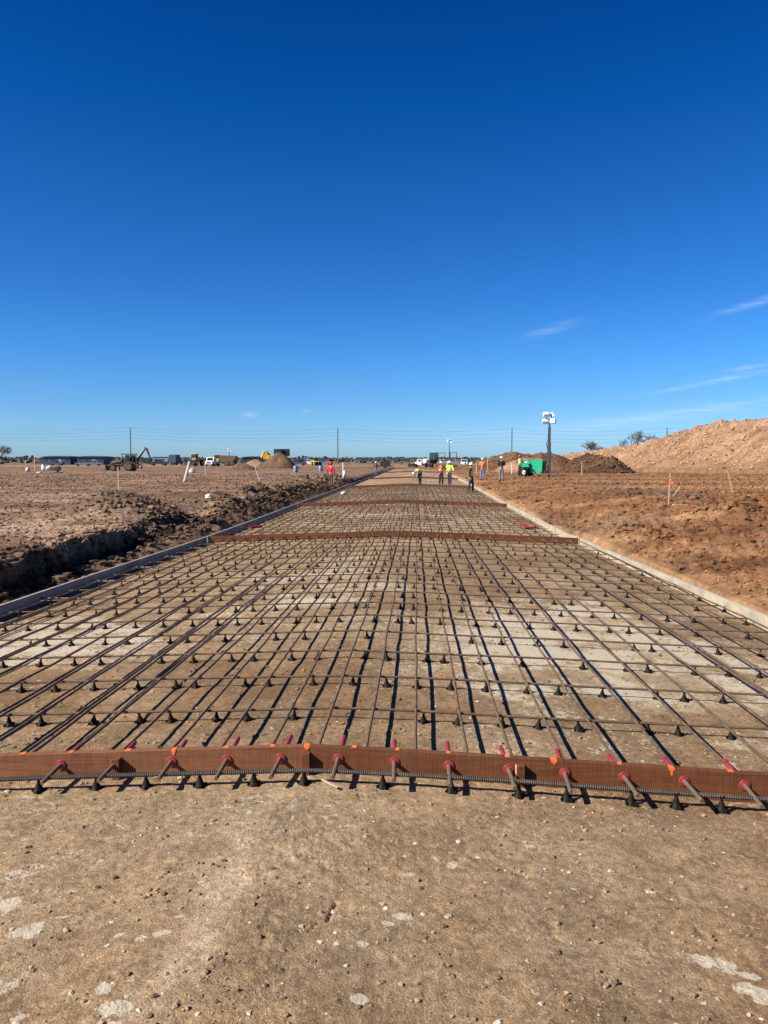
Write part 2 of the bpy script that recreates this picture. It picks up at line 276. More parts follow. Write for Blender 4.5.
# soil: per-vertex earth colour (zones of different earth) times fine procedural grain
def soil_mat(name, use_attr=True, col=(.3, .2, .13), grain=1.0, bumpd=.012, stones=True, island=0., coarse=False):
    m, t, b = newmat(name); tcn = t.nodes.new('ShaderNodeTexCoord'); P = tcn.outputs['Object']
    if use_attr:
        a = t.nodes.new('ShaderNodeAttribute'); a.attribute_name = 'earth'; base = a.outputs['Color']
    else:
        rgb = t.nodes.new('ShaderNodeRGB'); rgb.outputs[0].default_value = (*col, 1); base = rgb.outputs[0]
    pm = a.outputs['Alpha'] if use_attr else None
    def noise(sc, det=6, ro=.65, dis=0):
        n = t.nodes.new('ShaderNodeTexNoise'); n.inputs['Scale'].default_value = sc; n.inputs['Detail'].default_value = det; n.inputs['Roughness'].default_value = ro; n.inputs['Distortion'].default_value = dis; L(t, P, n.inputs[0]); return n.outputs[0]
    def mulr(c, fac, lo, hi, a0=.3, a1=.7):
        r = t.nodes.new('ShaderNodeMapRange'); r.inputs[1].default_value = a0; r.inputs[2].default_value = a1; r.inputs[3].default_value = lo; r.inputs[4].default_value = hi; L(t, fac, r.inputs[0])
        x = t.nodes.new('ShaderNodeMixRGB'); x.blend_type = 'MULTIPLY'; x.inputs[0].default_value = 1; L(t, c, x.inputs[1]); L(t, r.outputs[0], x.inputs[2]); return x.outputs[0]
    def mixc(c, fac, a0, a1, amt, colr):
        r = t.nodes.new('ShaderNodeMapRange'); r.inputs[1].default_value = a0; r.inputs[2].default_value = a1; r.inputs[4].default_value = amt; L(t, fac, r.inputs[0])
        x = t.nodes.new('ShaderNodeMixRGB'); L(t, r.outputs[0], x.inputs[0]); L(t, c, x.inputs[1]); x.inputs[2].default_value = (*colr, 1); return x.outputs[0]
    c = mulr(base, noise(1.3, 9, .72), 1 - .32 * grain, 1 + .32 * grain); c = mulr(c, noise(9, 7, .75, .4), 1 - .28 * grain, 1 + .28 * grain)
    nf = noise(28, 8, .75); c = mulr(c, nf, 1 - .5 * grain, 1 + .5 * grain)
    ng = noise(120, 3, .6); c = mulr(c, ng, 1 - .3 * grain, 1 + .3 * grain)
    if stones:
        c = mixc(c, noise(60, 3, .6), .64, .69, .75, (.38, .315, .22)); c = mixc(c, noise(24, 4, .7, .5), .66, .70, .7, (.37, .305, .21))
        c = mixc(c, noise(75, 3, .6, .3), .66, .70, .8, (.075, .048, .03))
        c = mixc(c, noise(7, 6, .7), .60, .72, .35, (.19, .115, .065))
    if use_attr and stones:      # limestone flakes with crisp broken edges
        fl = noise(26, 7, .72, .6); q = t.nodes.new('ShaderNodeMath'); q.operation = 'MULTIPLY_ADD'; L(t, fl, q.inputs[0]); q.inputs[1].default_value = 2.6; q.inputs[2].default_value = -1.3
        q2 = t.nodes.new('ShaderNodeMath'); q2.operation = 'ADD'; L(t, pm, q2.inputs[0]); L(t, q.outputs[0], q2.inputs[1])
        r = t.nodes.new('ShaderNodeMapRange'); r.inputs[1].default_value = .5; r.inputs[2].default_value = .6; r.inputs[4].default_value = .9; L(t, q2.outputs[0], r.inputs[0])
        pc = t.nodes.new('ShaderNodeRGB'); pc.outputs[0].default_value = (.46, .39, .285, 1); pcv = mulr(pc.outputs[0], noise(60, 4, .6), .86, 1.1)
        x = t.nodes.new('ShaderNodeMixRGB'); L(t, r.outputs[0], x.inputs[0]); L(t, c, x.inputs[1]); L(t, pcv, x.inputs[2]); c = x.outputs[0]
    if island:
        g = t.nodes.new('ShaderNodeNewGeometry'); c = mulr(c, g.outputs['Random Per Island'], 1 - island, 1 + island, 0, 1)
    L(t, c, b.inputs['Base Color']); b.inputs['Roughness'].default_value = .95; b.inputs['Specular IOR Level'].default_value = .12
    if coarse:
        nb = noise(2.2, 8, .7, .3); c2 = mulr(base, nb, .7, 1.25); c2 = mulr(c2, noise(7, 4, .7), .75, 1.2); L(t, c2, b.inputs['Base Color']); b.inputs['Roughness'].default_value = .95; b.inputs['Specular IOR Level'].default_value = .12
        bp = t.nodes.new('ShaderNodeBump'); bp.inputs['Strength'].default_value = 1; bp.inputs['Distance'].default_value = .35; L(t, nb, bp.inputs['Height']); L(t, bp.outputs[0], b.inputs['Normal']); return m
    add = t.nodes.new('ShaderNodeMath'); add.operation = 'MULTIPLY_ADD'; L(t, nf, add.inputs[0]); add.inputs[1].default_value = 1.1; L(t, ng, add.inputs[2])
    bp = t.nodes.new('ShaderNodeBump'); ad2 = t.nodes.new('ShaderNodeMath'); ad2.operation = 'MULTIPLY_ADD'; L(t, noise(260, 4, .7), ad2.inputs[0]); ad2.inputs[1].default_value = .45; L(t, add.outputs[0], ad2.inputs[2])
    bp.inputs['Strength'].default_value = .8; bp.inputs['Distance'].default_value = bumpd; L(t, ad2.outputs[0], bp.inputs['Height']); L(t, bp.outputs[0], b.inputs['Normal'])
    return m
MT['ground'] = soil_mat('compacted_earth', bumpd=.009)
MT['clod'] = soil_mat('earth_clods', True, stones=False, grain=.7, island=.18, bumpd=.01)
MT['stone'] = soil_mat('loose_stones', False, (.23, .155, .095), .6, .004, False, .5)
MT['pale_stone'] = soil_mat('pale_limestone_chips', False, (.42, .36, .27), .3, .003, False, .2)
MT['mound'] = soil_mat('heaped_earth', True, grain=.8, bumpd=.05, coarse=True)

# ------------------------------------------------------------------ object helpers
def tag(o, label=None, cat=None, group=None, kind=None):
    if label: o['label'] = label
    if cat: o['category'] = cat
    if group: o['group'] = group
    if kind: o['kind'] = kind
    return o
def thing(name, label, cat, loc=(0, 0, 0), rz_=0, group=None):
    o = bpy.data.objects.new(name, None); C.objects.link(o); o.location = loc; o.rotation_euler = (0, 0, rz_)
    o.empty_display_size = .1
    return tag(o, label, cat, group)
def ordn(n):
    w = ['', 'first', 'second', 'third', 'fourth', 'fifth', 'sixth', 'seventh', 'eighth', 'ninth', 'tenth', 'eleventh', 'twelfth', 'thirteenth', 'fourteenth', 'fifteenth', 'sixteenth', 'seventeenth', 'eighteenth', 'nineteenth']
    if n < 20: return w[n]
    t = {2: 'twenty', 3: 'thirty', 4: 'forty'}[n // 10]
    return (t[:-1] + 'ieth') if n % 10 == 0 else t + '-' + w[n % 10]
class MB:
    def __init__(s): s.v = []; s.f = []; s.sm = []
    def add(s, vs, fs, smooth=False):
        b = len(s.v); s.v += [tuple(v) for v in vs]; s.f += [tuple(i + b for i in f) for f in fs]; s.sm += [smooth] * len(fs); return s
    def box(s, c, d, rot=None, bev=0.0, taper=1.0):
        x, y, z = d[0] / 2, d[1] / 2, d[2] / 2; b = min(bev, x * .45, y * .45, z * .45)
        bm = bmesh.new(); r = bmesh.ops.create_cube(bm, size=1)
        for v in bm.verts:
            k = taper if v.co.z > 0 else 1
            v.co = Vector((v.co.x * 2 * x * k, v.co.y * 2 * y * k, v.co.z * 2 * z))
        if b > 0: bmesh.ops.bevel(bm, geom=bm.edges[:], offset=b, segments=2, affect='EDGES', profile=.6)
        mtx = Matrix.Translation(Vector(c)) @ (rot.to_4x4() if rot is not None else Matrix.Identity(4))
        bm.transform(mtx); bm.verts.index_update()
        s.add([v.co[:] for v in bm.verts], [[v.index for v in f.verts] for f in bm.faces]); bm.free(); return s
    def tube(s, pts, r, n=8, cap=True, smooth=True):
        pts = [Vector(p) for p in pts]; rs = r if isinstance(r, (list, tuple)) else [r] * len(pts)
        vs = []; fs = []; up = None
        for i, p in enumerate(pts):
            d = (pts[min(i + 1, len(pts) - 1)] - pts[max(i - 1, 0)]).normalized()
            if up is None:
                up = Vector((0, 0, 1)) if abs(d.z) < .9 else Vector((1, 0, 0))
            a = d.cross(up).normalized(); b2 = a.cross(d).normalized(); up = b2
            for k in range(n):
                t = 2 * math.pi * k / n; vs.append(p + (a * math.cos(t) + b2 * math.sin(t)) * rs[i])
        for i in range(len(pts) - 1):
            for k in range(n):
                fs.append((i * n + k, i * n + (k + 1) % n, (i + 1) * n + (k + 1) % n, (i + 1) * n + k))
        s.add(vs, fs, smooth)
        if cap:
            m = (len(pts) - 1) * n
            s.add(vs[:n][::-1], [tuple(range(n))]); s.add(vs[m:m + n], [tuple(range(n))])
        return s
    def cyl(s, p0, p1, r, n=16): return s.tube([p0, p1], r, n)
    def lathe(s, prof, n=12, c=(0, 0, 0), smooth=True):
        vs = []; fs = []
        for (r, z) in prof:
            for k in range(n):
                t = 2 * math.pi * k / n; vs.append((c[0] + r * math.cos(t), c[1] + r * math.sin(t), c[2] + z))
        for i in range(len(prof) - 1):
            for k in range(n):
                fs.append((i * n + k, i * n + (k + 1) % n, (i + 1) * n + (k + 1) % n, (i + 1) * n + k))
        s.add(vs, fs, smooth); m = (len(prof) - 1) * n
        if prof[-1][0] > 1e-4: s.add(vs[m:m + n], [tuple(range(n))])
        if prof[0][0] > 1e-4: s.add(vs[:n][::-1], [tuple(range(n))])
        return s
    def prism(s, prof, y0, y1):
        """profile in X/Z extruded along Y"""
        n = len(prof); vs = [(x, y0, z) for x, z in prof] + [(x, y1, z) for x, z in prof]
        fs = [tuple(range(n)), tuple(range(2 * n - 1, n - 1, -1))] + [(i, i + n, (i + 1) % n + n, (i + 1) % n) for i in range(n)]
        return s.add(vs, fs)
    def build(s, name, m, parent=None, loc=None, rot=None):
        me = bpy.data.meshes.new(name); me.from_pydata(s.v, [], s.f); me.polygons.foreach_set('use_smooth', s.sm)
        me.materials.append(m); me.update()
        bm = bmesh.new(); bm.from_mesh(me); bmesh.ops.recalc_face_normals(bm, faces=bm.faces[:]); bm.to_mesh(me); bm.free()
        o = bpy.data.objects.new(name, me); C.objects.link(o)
        if parent: o.parent = parent
        if loc: o.location = loc
        if rot: o.rotation_euler = rot
        return o
def np_mesh(name, V, F, m, parent=None, smooth=False, attr=None):
    V = np.asarray(V, np.float32); F = np.asarray(F, np.int32); k = F.shape[1]
    me = bpy.data.meshes.new(name); me.vertices.add(len(V)); me.vertices.foreach_set('co', V.ravel())
    me.loops.add(F.size); me.loops.foreach_set('vertex_index', F.ravel())
    me.polygons.add(len(F)); me.polygons.foreach_set('loop_start', np.arange(0, F.size, k, dtype=np.int32))
    me.polygons.foreach_set('loop_total', np.full(len(F), k, np.int32))
    me.update(calc_edges=True); me.polygons.foreach_set('use_smooth', np.full(len(F), smooth))
    if attr is not None:
        a = me.attributes.new('earth', 'FLOAT_COLOR', 'POINT'); c = np.zeros((len(V), 4), np.float32); c[:, :attr.shape[1]] = attr; a.data.foreach_set('color', c.ravel())
    me.materials.append(m); o = bpy.data.objects.new(name, me); C.objects.link(o)
    if parent: o.parent = parent
    return o
def copy_tree(o, parent=None):
    c = o.copy(); C.objects.link(c)
    if parent is not None: c.parent = parent
    for ch in [x for x in o.children]: copy_tree(ch, c)
    return c
# lumps / stones
def ico_variants(sub, k, amp, seed, jag=0.):
    res = []
    for i in range(k):
        bm = bmesh.new(); bmesh.ops.create_icosphere(bm, subdivisions=sub, radius=1)
        r = random.Random(seed + i)
        off = Vector((r.uniform(-9, 9),) * 3)
        from mathutils import noise as mn
        for v in bm.verts:
            p = v.co * 1.3 + off
            v.co = v.co * (1 + amp * mn.noise(p) + amp * .6 * mn.noise(p * 2.3) + jag * r.uniform(-1, 1))
        f = np.array([[v.index for v in x.verts] for x in bm.faces]); V = np.array([v.co[:] for v in bm.verts]); bm.free()
        res.append((V, f))
    return res
ICO_HI = ico_variants(2, 6, .6, 1, .10); ICO_MD = ico_variants(1, 10, .7, 30, .3)
def scatter(name, X, Y, Z, size, variants, m, label, cat, flat=.65, earth=None, kind='stuff', sink=.25):
    n = len(X); V = []; F = []; A = []; base = 0
    vi = rng.integers(0, len(variants), n); ang = rng.uniform(0, 6.283, n); st = rng.uniform(.65, 1.35, (n, 2)); fl = flat * rng.uniform(.7, 1.3, n)
    for k, (v, f) in enumerate(variants):
        idx = np.where(vi == k)[0]
        if not len(idx): continue
        s = size[idx][:, None]
        x = v[None, :, 0] * st[idx, 0:1]; y = v[None, :, 1] * st[idx, 1:2]; z = v[None, :, 2] * fl[idx][:, None]
        ca = np.cos(ang[idx])[:, None]; sa = np.sin(ang[idx])[:, None]
        PX = X[idx][:, None] + s * (x * ca - y * sa); PY = Y[idx][:, None] + s * (x * sa + y * ca); PZ = Z[idx][:, None] + s * (z + fl[idx][:, None] * (1 - 2 * sink) )
        P = np.stack([PX, PY, PZ], -1).reshape(-1, 3); V.append(P)
        ff = f[None] + (np.arange(len(idx)) * len(v))[:, None, None] + base; F.append(ff.reshape(-1, 3)); base += len(P)
        if earth is not None: A.append(np.repeat(earth[idx], len(v), axis=0))
    o = np_mesh(name, np.concatenate(V), np.concatenate(F), m, attr=np.concatenate(A)[:, :3] if earth is not None else None)
    return tag(o, label, cat, None, kind)

# ------------------------------------------------------------------ GROUND
def earth_color(X, Y, g):
    road = np.array([.33, .228, .136]); pale = np.array([.50, .43, .32]); brown = np.array([.205, .125, .068])
    def mix(a, b, t): return a * (1 - t[:, None]) + b * t[:, None]
    col = np.tile(road, (len(X), 1)).astype(float)
    n1 = fbm(X, Y, 2.2, 5, 101, .6); n2 = fbm(X, Y, .5, 5, 102, .65); n3 = fbm(X, Y, 7, 3, 103)
    col = mix(col, brown, np.clip(ss(.0, .45, -n1 + .6 * n2) * .7, 0, 1)); col = mix(col, np.array([.31, .235, .16]), np.clip(ss(.0, .3, fbm(X, Y, 1.1, 4, 105, .6)) * .4, 0, 1))
    col = mix(col, np.array([.42, .32, .215]), np.clip(ss(-.1, .4, n1) * .6, 0, 1))
    patch = np.zeros(len(X))
    # whitish limestone dust in the slab base: photo-left, centre and right flank
    zone = 1.1 * bump2(X, Y, 2.0, 7.2, 1.5, 2.8) + .7 * bump2(X, Y, -3.6, 7.0, 1.2, 2.2) + .6 * bump2(X, Y, -1.4, 10.5, 1.2, 3.0) + .4 * bump2(X, Y, .6, 5.6, .35, 1.2) + .30 * (Y > 17.6) + .35 * bump2(X, Y, -2.6, 2.9, .9, .9)
    patch = np.maximum(patch, .62 * np.clip(zone * 1.25, 0, 1) * ss(-.5, .3, n2 + n1) + .18 * ss(.1, .5, n1) + .08 + .10 * ss(-.1, .4, n2) + .13 * (Y > 4) * ss(-.2, .4, n1 + .5 * n2)); t = ss(.15, .5, zone * .75 + n2 * .55 + .25 * n1 - .12) * np.clip(zone * 1.4, 0, 1)
    col = mix(col, np.array([.47, .385, .265]), t * .8)
    trk = np.exp(-((X - np.interp(Y, [2.1, 2.4, 2.9, 3.5], [-.80, -.76, -.74, -.78]) + .03 * fbm(X, Y, .4, 2, 150)) / .09) ** 2) * ss(3.75, 3.3, Y) * (Y > 0)
    col = mix(col, np.array([.52, .40, .28]), np.clip(trk * (.7 + 1.4 * n2), 0, .85)); patch = np.maximum(patch, trk * .25)
    # individual embedded limestone slabs in the foreground (ellipses with broken edges)
    for (cx, cy, rx, ry, th, am) in [(-1.56, 2.78, .04, .06, .3, 1), (-1.40, 2.61, .055, .045, .6, 1), (-.92, 2.2, .045, .032, .2, 1), (-.99, 2.29, .026, .04, 0, .85), (-.91, 2.13, .04, .015, 0, .8), (-1.63, 2.99, .12, .05, .5, .55), (-1.52, 3.13, .1, .03, .5, .45), (-1.32, 2.32, .045, .03, .4, .7), (-1.2, 2.18, .03, .015, .5, .9), (-.9, 2.58, .03, .02, .3, .8), (-.96, 2.55, .02, .02, 0, .7),
                                     (-.04, 2.72, .04, .022, .1, 1), (-.1, 2.68, .02, .014, 0, .9), (-.18, 2.54, .018, .02, .2, 1), (-.17, 2.27, .03, .02, 0, 1), (1.01, 2.56, .09, .03, -.3, .8), (1.1, 2.41, .07, .04, -.3, 1), (1.09, 2.5, .05, .018, -.3, .9), (.15, 3.11, .03, .03, 0, .8), (-.03, 3.01, .025, .012, 0, .8), (-1.32, 2.7, .04, .012, .4, .7), (-1.36, 2.87, .03, .012, .5, .7), (-.87, 2.69, .02, .01, .2, .8), (-1.05, 2.59, .03, .01, .3, .7),
                                     (-1.85, 3.25, .3, .12, .45, .30), (-1.4, 3.25, .4, .2, .5, .24), (-1.9, 3.6, .3, .1, .3, .36), (-1.5, 2.5, .35, .3, .5, .2), (-.7, 3.1, .3, .2, .9, .2), (-.95, 2.3, .1, .25, .2, .26), (-.75, 2.9, .12, .05, .8, .35), (-.68, 3.3, .1, .06, .7, .4), (1.75, 3.0, .04, .015, .2, .8), (.5, 3.3, .08, .02, .1, .4), (-.3, 3.4, .05, .02, .2, .6), (.4, 2.35, .05, .03, 0, .3), (.95, 3.0, .04, .02, 0, .5), (1.4, 3.2, .1, .03, -.2, .35)]:
        ca, sa = math.cos(th), math.sin(th); dx = (X - cx) * ca + (Y - cy) * sa; dy = -(X - cx) * sa + (Y - cy) * ca
        m = np.hypot(dx / rx, dy / ry); near = m < 3
        if near.any():
            e = m + .9 * fbm(X, Y, .05, 4, 130, .65)
            patch = np.maximum(patch, ss(1.5, .6, e) * am)
    # left field
    lf = np.array([.30, .188, .122]); lfl = np.array([.58, .405, .285]); lfd = np.array([.12, .075, .050]); trench = np.array([.22, .145, .098])
    f1 = 1.4 * fbm(X * .7, Y * 1.6, 4, 5, 111, .62); f2 = fbm(X, Y, .6, 4, 112, .6)
    cl = np.tile(lf, (len(X), 1)).astype(float)
    cl = mix(cl, lfl, np.clip(ss(.0, .5, f1 + .25 * f2) * .7 + .75 * np.exp(-((g['u'] - 2.6) / 1.9) ** 2) * (Y < 20) * ss(-.35, .15, f2 + f1), 0, 1))
    cl = mix(cl, lfd, np.clip(ss(.1, .5, -f1 + .4 * f2) * .7, 0, 1))
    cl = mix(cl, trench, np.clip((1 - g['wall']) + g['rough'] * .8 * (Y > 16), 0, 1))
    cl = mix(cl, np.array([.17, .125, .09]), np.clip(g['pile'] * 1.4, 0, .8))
    cl = mix(cl, np.array([.085, .05, .035]), np.clip(ss(-.5, -.1, g['uw']) * (1 - ss(.02, .14, g['uw'])), 0, .9))  # trench wall face: its shade is put into the soil colour
    f3 = fbm(X * .7, Y * 2.5, .45, 4, 113, .65); cl = mix(cl, cl * .55, ss(.12, .35, f3) * .8); cl = mix(cl, cl * 1.35, ss(.12, .35, -f3) * .6)
    # right earth
    ro = np.array([.26, .132, .065]); rol = np.array([.43, .265, .15]); rod = np.array([.115, .055, .027]); gy = np.array([.30, .22, .155])
    r1 = fbm(X + .3 * Y, Y * 1.5, 3.5, 4, 121, .6); r2 = fbm(X, Y, .5, 4, 122, .65)
    cr = np.tile(ro, (len(X), 1)).astype(float)
    cr = mix(cr, rol, np.clip(ss(.0, .45, r1 + .3 * r2) * .7 + .5 * np.exp(-(g['v'] / .7) ** 2), 0, 1))
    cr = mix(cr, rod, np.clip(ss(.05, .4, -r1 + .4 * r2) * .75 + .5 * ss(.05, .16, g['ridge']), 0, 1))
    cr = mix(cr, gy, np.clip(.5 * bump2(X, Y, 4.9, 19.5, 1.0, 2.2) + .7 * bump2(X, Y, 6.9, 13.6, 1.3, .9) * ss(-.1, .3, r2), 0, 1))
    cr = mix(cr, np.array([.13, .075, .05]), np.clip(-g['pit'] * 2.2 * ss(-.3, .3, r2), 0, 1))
    sx = np.clip((Y - 25.5) / (37 - 25.5), 0, 1); wet = np.exp(-((X - (9.25 - .75 * sx + .15 * np.sin(Y))) / .42) ** 2) * ss(25, 26, Y) * (1 - ss(36, 38.5, Y))
    cr = mix(cr, np.array([.13, .115, .10]), np.clip(wet * 1.2 * ss(-.6, .2, r2 + .3), 0, 1))
    r3 = fbm((X - .35 * Y) * 2.2, (Y + .35 * X) * .6, .5, 4, 123, .65); cr = mix(cr, cr * .55, ss(.12, .35, r3) * .7); cr = mix(cr, cr * 1.3, ss(.12, .35, -r3) * .6)
    haulc = g['haul'] * ss(-.2, .3, np.sin(Y * .55 + X * .05) + .4 * r1)
    cr = mix(cr, np.array([.42, .255, .14]), haulc * .6)
    cr = mix(cr, np.array([.24, .13, .08]), g['haul'] * (1 - ss(-.2, .3, np.sin(Y * .55 + X * .05) + .4 * r1)) * .5)
    farc = np.tile(np.array([.25, .155, .092]), (len(X), 1)) * (1 + .3 * fbm(X, Y, 25, 4, 141)[:, None])
    scrub = ss(230, 330, g['D']); farc = mix(farc, np.array([.13, .10, .06]), scrub)
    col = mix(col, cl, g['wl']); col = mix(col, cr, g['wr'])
    col = mix(col, farc, np.clip(ss(90, 190, g['D']) * .85, 0, 1))
    col = col * (np.array([.73, .68, .60]) * (1 - np.maximum(g['wl'], g['wr'])[:, None]) + np.array([.58, .55, .50]) * g['wl'][:, None] + np.array([.72, .66, .56]) * g['wr'][:, None])
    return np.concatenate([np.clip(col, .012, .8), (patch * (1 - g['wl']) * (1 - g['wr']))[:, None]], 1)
def build_ground():
    rs = [0.0, .01, .4, .8, 1.1, 1.35, 1.5]
    d = 1.6
    while d < 7000:
        rs.append(d); d += max(.0075, min(d * d / 1284 * (1.05 if d < 8 else .7), .016 * d + .01 if d < 130 else d * .05))
    rs = np.array(rs)
    c0 = -math.degrees(YAW)
    a = np.concatenate([np.arange(-180, -40, 2.5), np.arange(-40, 40, .083) + 0, np.arange(40, 180, 2.5)]) + c0
    A = np.radians(a); RR, AA = np.meshgrid(rs[1:], A, indexing='ij')
    X = (RR * np.sin(AA)).ravel(); Y = (RR * np.cos(AA)).ravel()
    g = ground_parts(X, Y); Z = g['z']
    nr, na = RR.shape
    i = np.arange(nr - 1)[:, None]; j = np.arange(na)[None, :]; j2 = (j + 1) % na
    F = np.stack([(i * na + j) + 0 * j2, i * na + j2, (i + 1) * na + j2, (i + 1) * na + j + 0 * j2], -1).reshape(-1, 4)[:, ::-1]
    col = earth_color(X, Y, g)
    V = np.stack([X, Y, Z], -1)
    o = np_mesh('ground', V, F[:, ::-1][:, ::-1], MT['ground'], smooth=True, attr=col)
    if o.data.polygons[1000].normal.z < 0:
        o.data.flip_normals()
    tag(o, 'bare earth ground of the building site', None, None, 'structure')
    print('ground verts', len(V))
build_ground()

# clods and stones lying on the ground
def place(X, Y):
    g = ground_parts(X, Y); return g, g['z'], earth_color(X, Y, g)
n = 24000
Y = 8 + 55 * rng.random(n) ** 1.7; u = .15 + rng.gamma(2.2, .55, n); X = lx_at(Y) - u
g, Z, E_ = place(X, Y); keep = (g['rough'] > rng.uniform(.0, .55, n)) & (u > .2); X, Y, Z, E_ = X[keep], Y[keep], Z[keep], E_[keep]
scatter('trench_clods', X, Y, Z, .012 + .060 * rng.random(len(X)) ** 4 * (1 + Y / 50), ICO_MD, MT['clod'], 'dark broken clods of earth along the trench left of the slab', 'clods', .7, E_[:, :3] * .95)
n = 26000
Y = 9 + 75 * rng.random(n) ** 1.8; X = lx_at(Y) - 1.6 - (Y * .55) * rng.random(n)
g, Z, E_ = place(X, Y); k = g['wall'] > .9; X, Y, Z, E_ = X[k], Y[k], Z[k], E_[k]
scatter('field_clods', X, Y, Z, .008 + .028 * rng.random(len(X)) ** 3.5 * (1 + Y / 30), ICO_MD, MT['clod'], 'small earth clods strewn over the levelled field on the left', 'clods', .6, E_)
n = 38000
Y = 7.5 + 70 * rng.random(n) ** 1.7; X = rx_at(Y) + .2 + (Y * .42 + 1) * rng.random(n)
g, Z, E_ = place(X, Y); sz = .010 + .040 * rng.random(n) ** 3 * (1 + Y / 40) * (1 + 1.6 * ss(.06, .16, g['ridge']))
k = rng.random(n) < (.35 + 2.2 * ss(.05, .15, g['ridge'])); 
scatter('bank_clods', X[k], Y[k], Z[k], sz[k], ICO_MD, MT['clod'], 'red brown earth clods scattered on the bank right of the slab', 'clods', .65, E_[k])
n = 12000
Y = 1.9 + 7 * rng.random(n) ** 1.3; X = rng.uniform(-1, 1, n) * (Y * .62 + .3); k = (X > -4.7) & (X < 3.7); X, Y = X[k], Y[k]
cl = fbm(X, Y, .35, 3, 201); k = rng.random(len(X)) < (.35 + 1.6 * np.clip(cl, 0, 1)); X, Y = X[k], Y[k]
g, Z, _ = place(X, Y); scatter('loose_stones', X, Y, Z, .0016 + .0105 * rng.random(len(X)) ** 5, ICO_HI, MT['stone'], 'brown crumbs and pebbles loose on the compacted base', 'stones', .6, None, sink=.35)
n = 9000
Y = 4.2 + 30 * rng.random(n) ** 1.6; X = rng.uniform(-4.7, 3.6, n)
g, Z, _ = place(X, Y); scatter('base_gravel', X, Y, Z, .003 + .014 * rng.random(n) ** 3, ICO_MD, MT['stone'], 'crumbs of stone lying under the reinforcing grid', 'stones', .6, None, sink=.35)
n = 2200
Y = 1.9 + 20 * rng.random(n) ** 1.8; X = rng.uniform(-1, 1, n) * (Y * .6 + .3); k = (X > -4.6) & (X < 3.6); X, Y = X[k], Y[k]
g, Z, _ = place(X, Y); scatter('limestone_chips', X, Y, Z, .0025 + .010 * rng.random(len(X)) ** 5, ICO_HI, MT['pale_stone'], 'pale limestone chips dotted over the compacted base', 'stones', .4, None, sink=.4)
# clusters of crumbs (as the little heaps in the foreground)
XX = []; YY = []
for (cx, cy, r, m_) in [(-.60, 2.24, .09, 55), (-.9, 3.0, .06, 25), (-1.0, 2.83, .05, 20), (.62, 2.42, .045, 30), (.70, 2.75, .06, 22), (-.12, 2.55, .05, 12), (.35, 3.1, .05, 15), (-.7, 2.38, .06, 25), (-.2, 3.75, .3, 60), (1.3, 3.75, .4, 50), (-1.4, 3.8, .5, 90), (.8, 3.78, .3, 40), (.45,2.3,.03,10)]:
    XX.append(rng.normal(cx, r, m_)); YY.append(rng.normal(cy, r * .7, m_))
X = np.concatenate(XX); Y = np.concatenate(YY); k = Y < 3.95; X, Y = X[k], Y[k]; g, Z, _ = place(X, Y)
scatter('crumb_heaps', X, Y, Z, .0022 + .0075 * rng.random(len(X)) ** 3, ICO_HI, MT['stone'], 'little heaps of earth crumbs on the bare foreground', 'stones', .7, None, sink=.3)

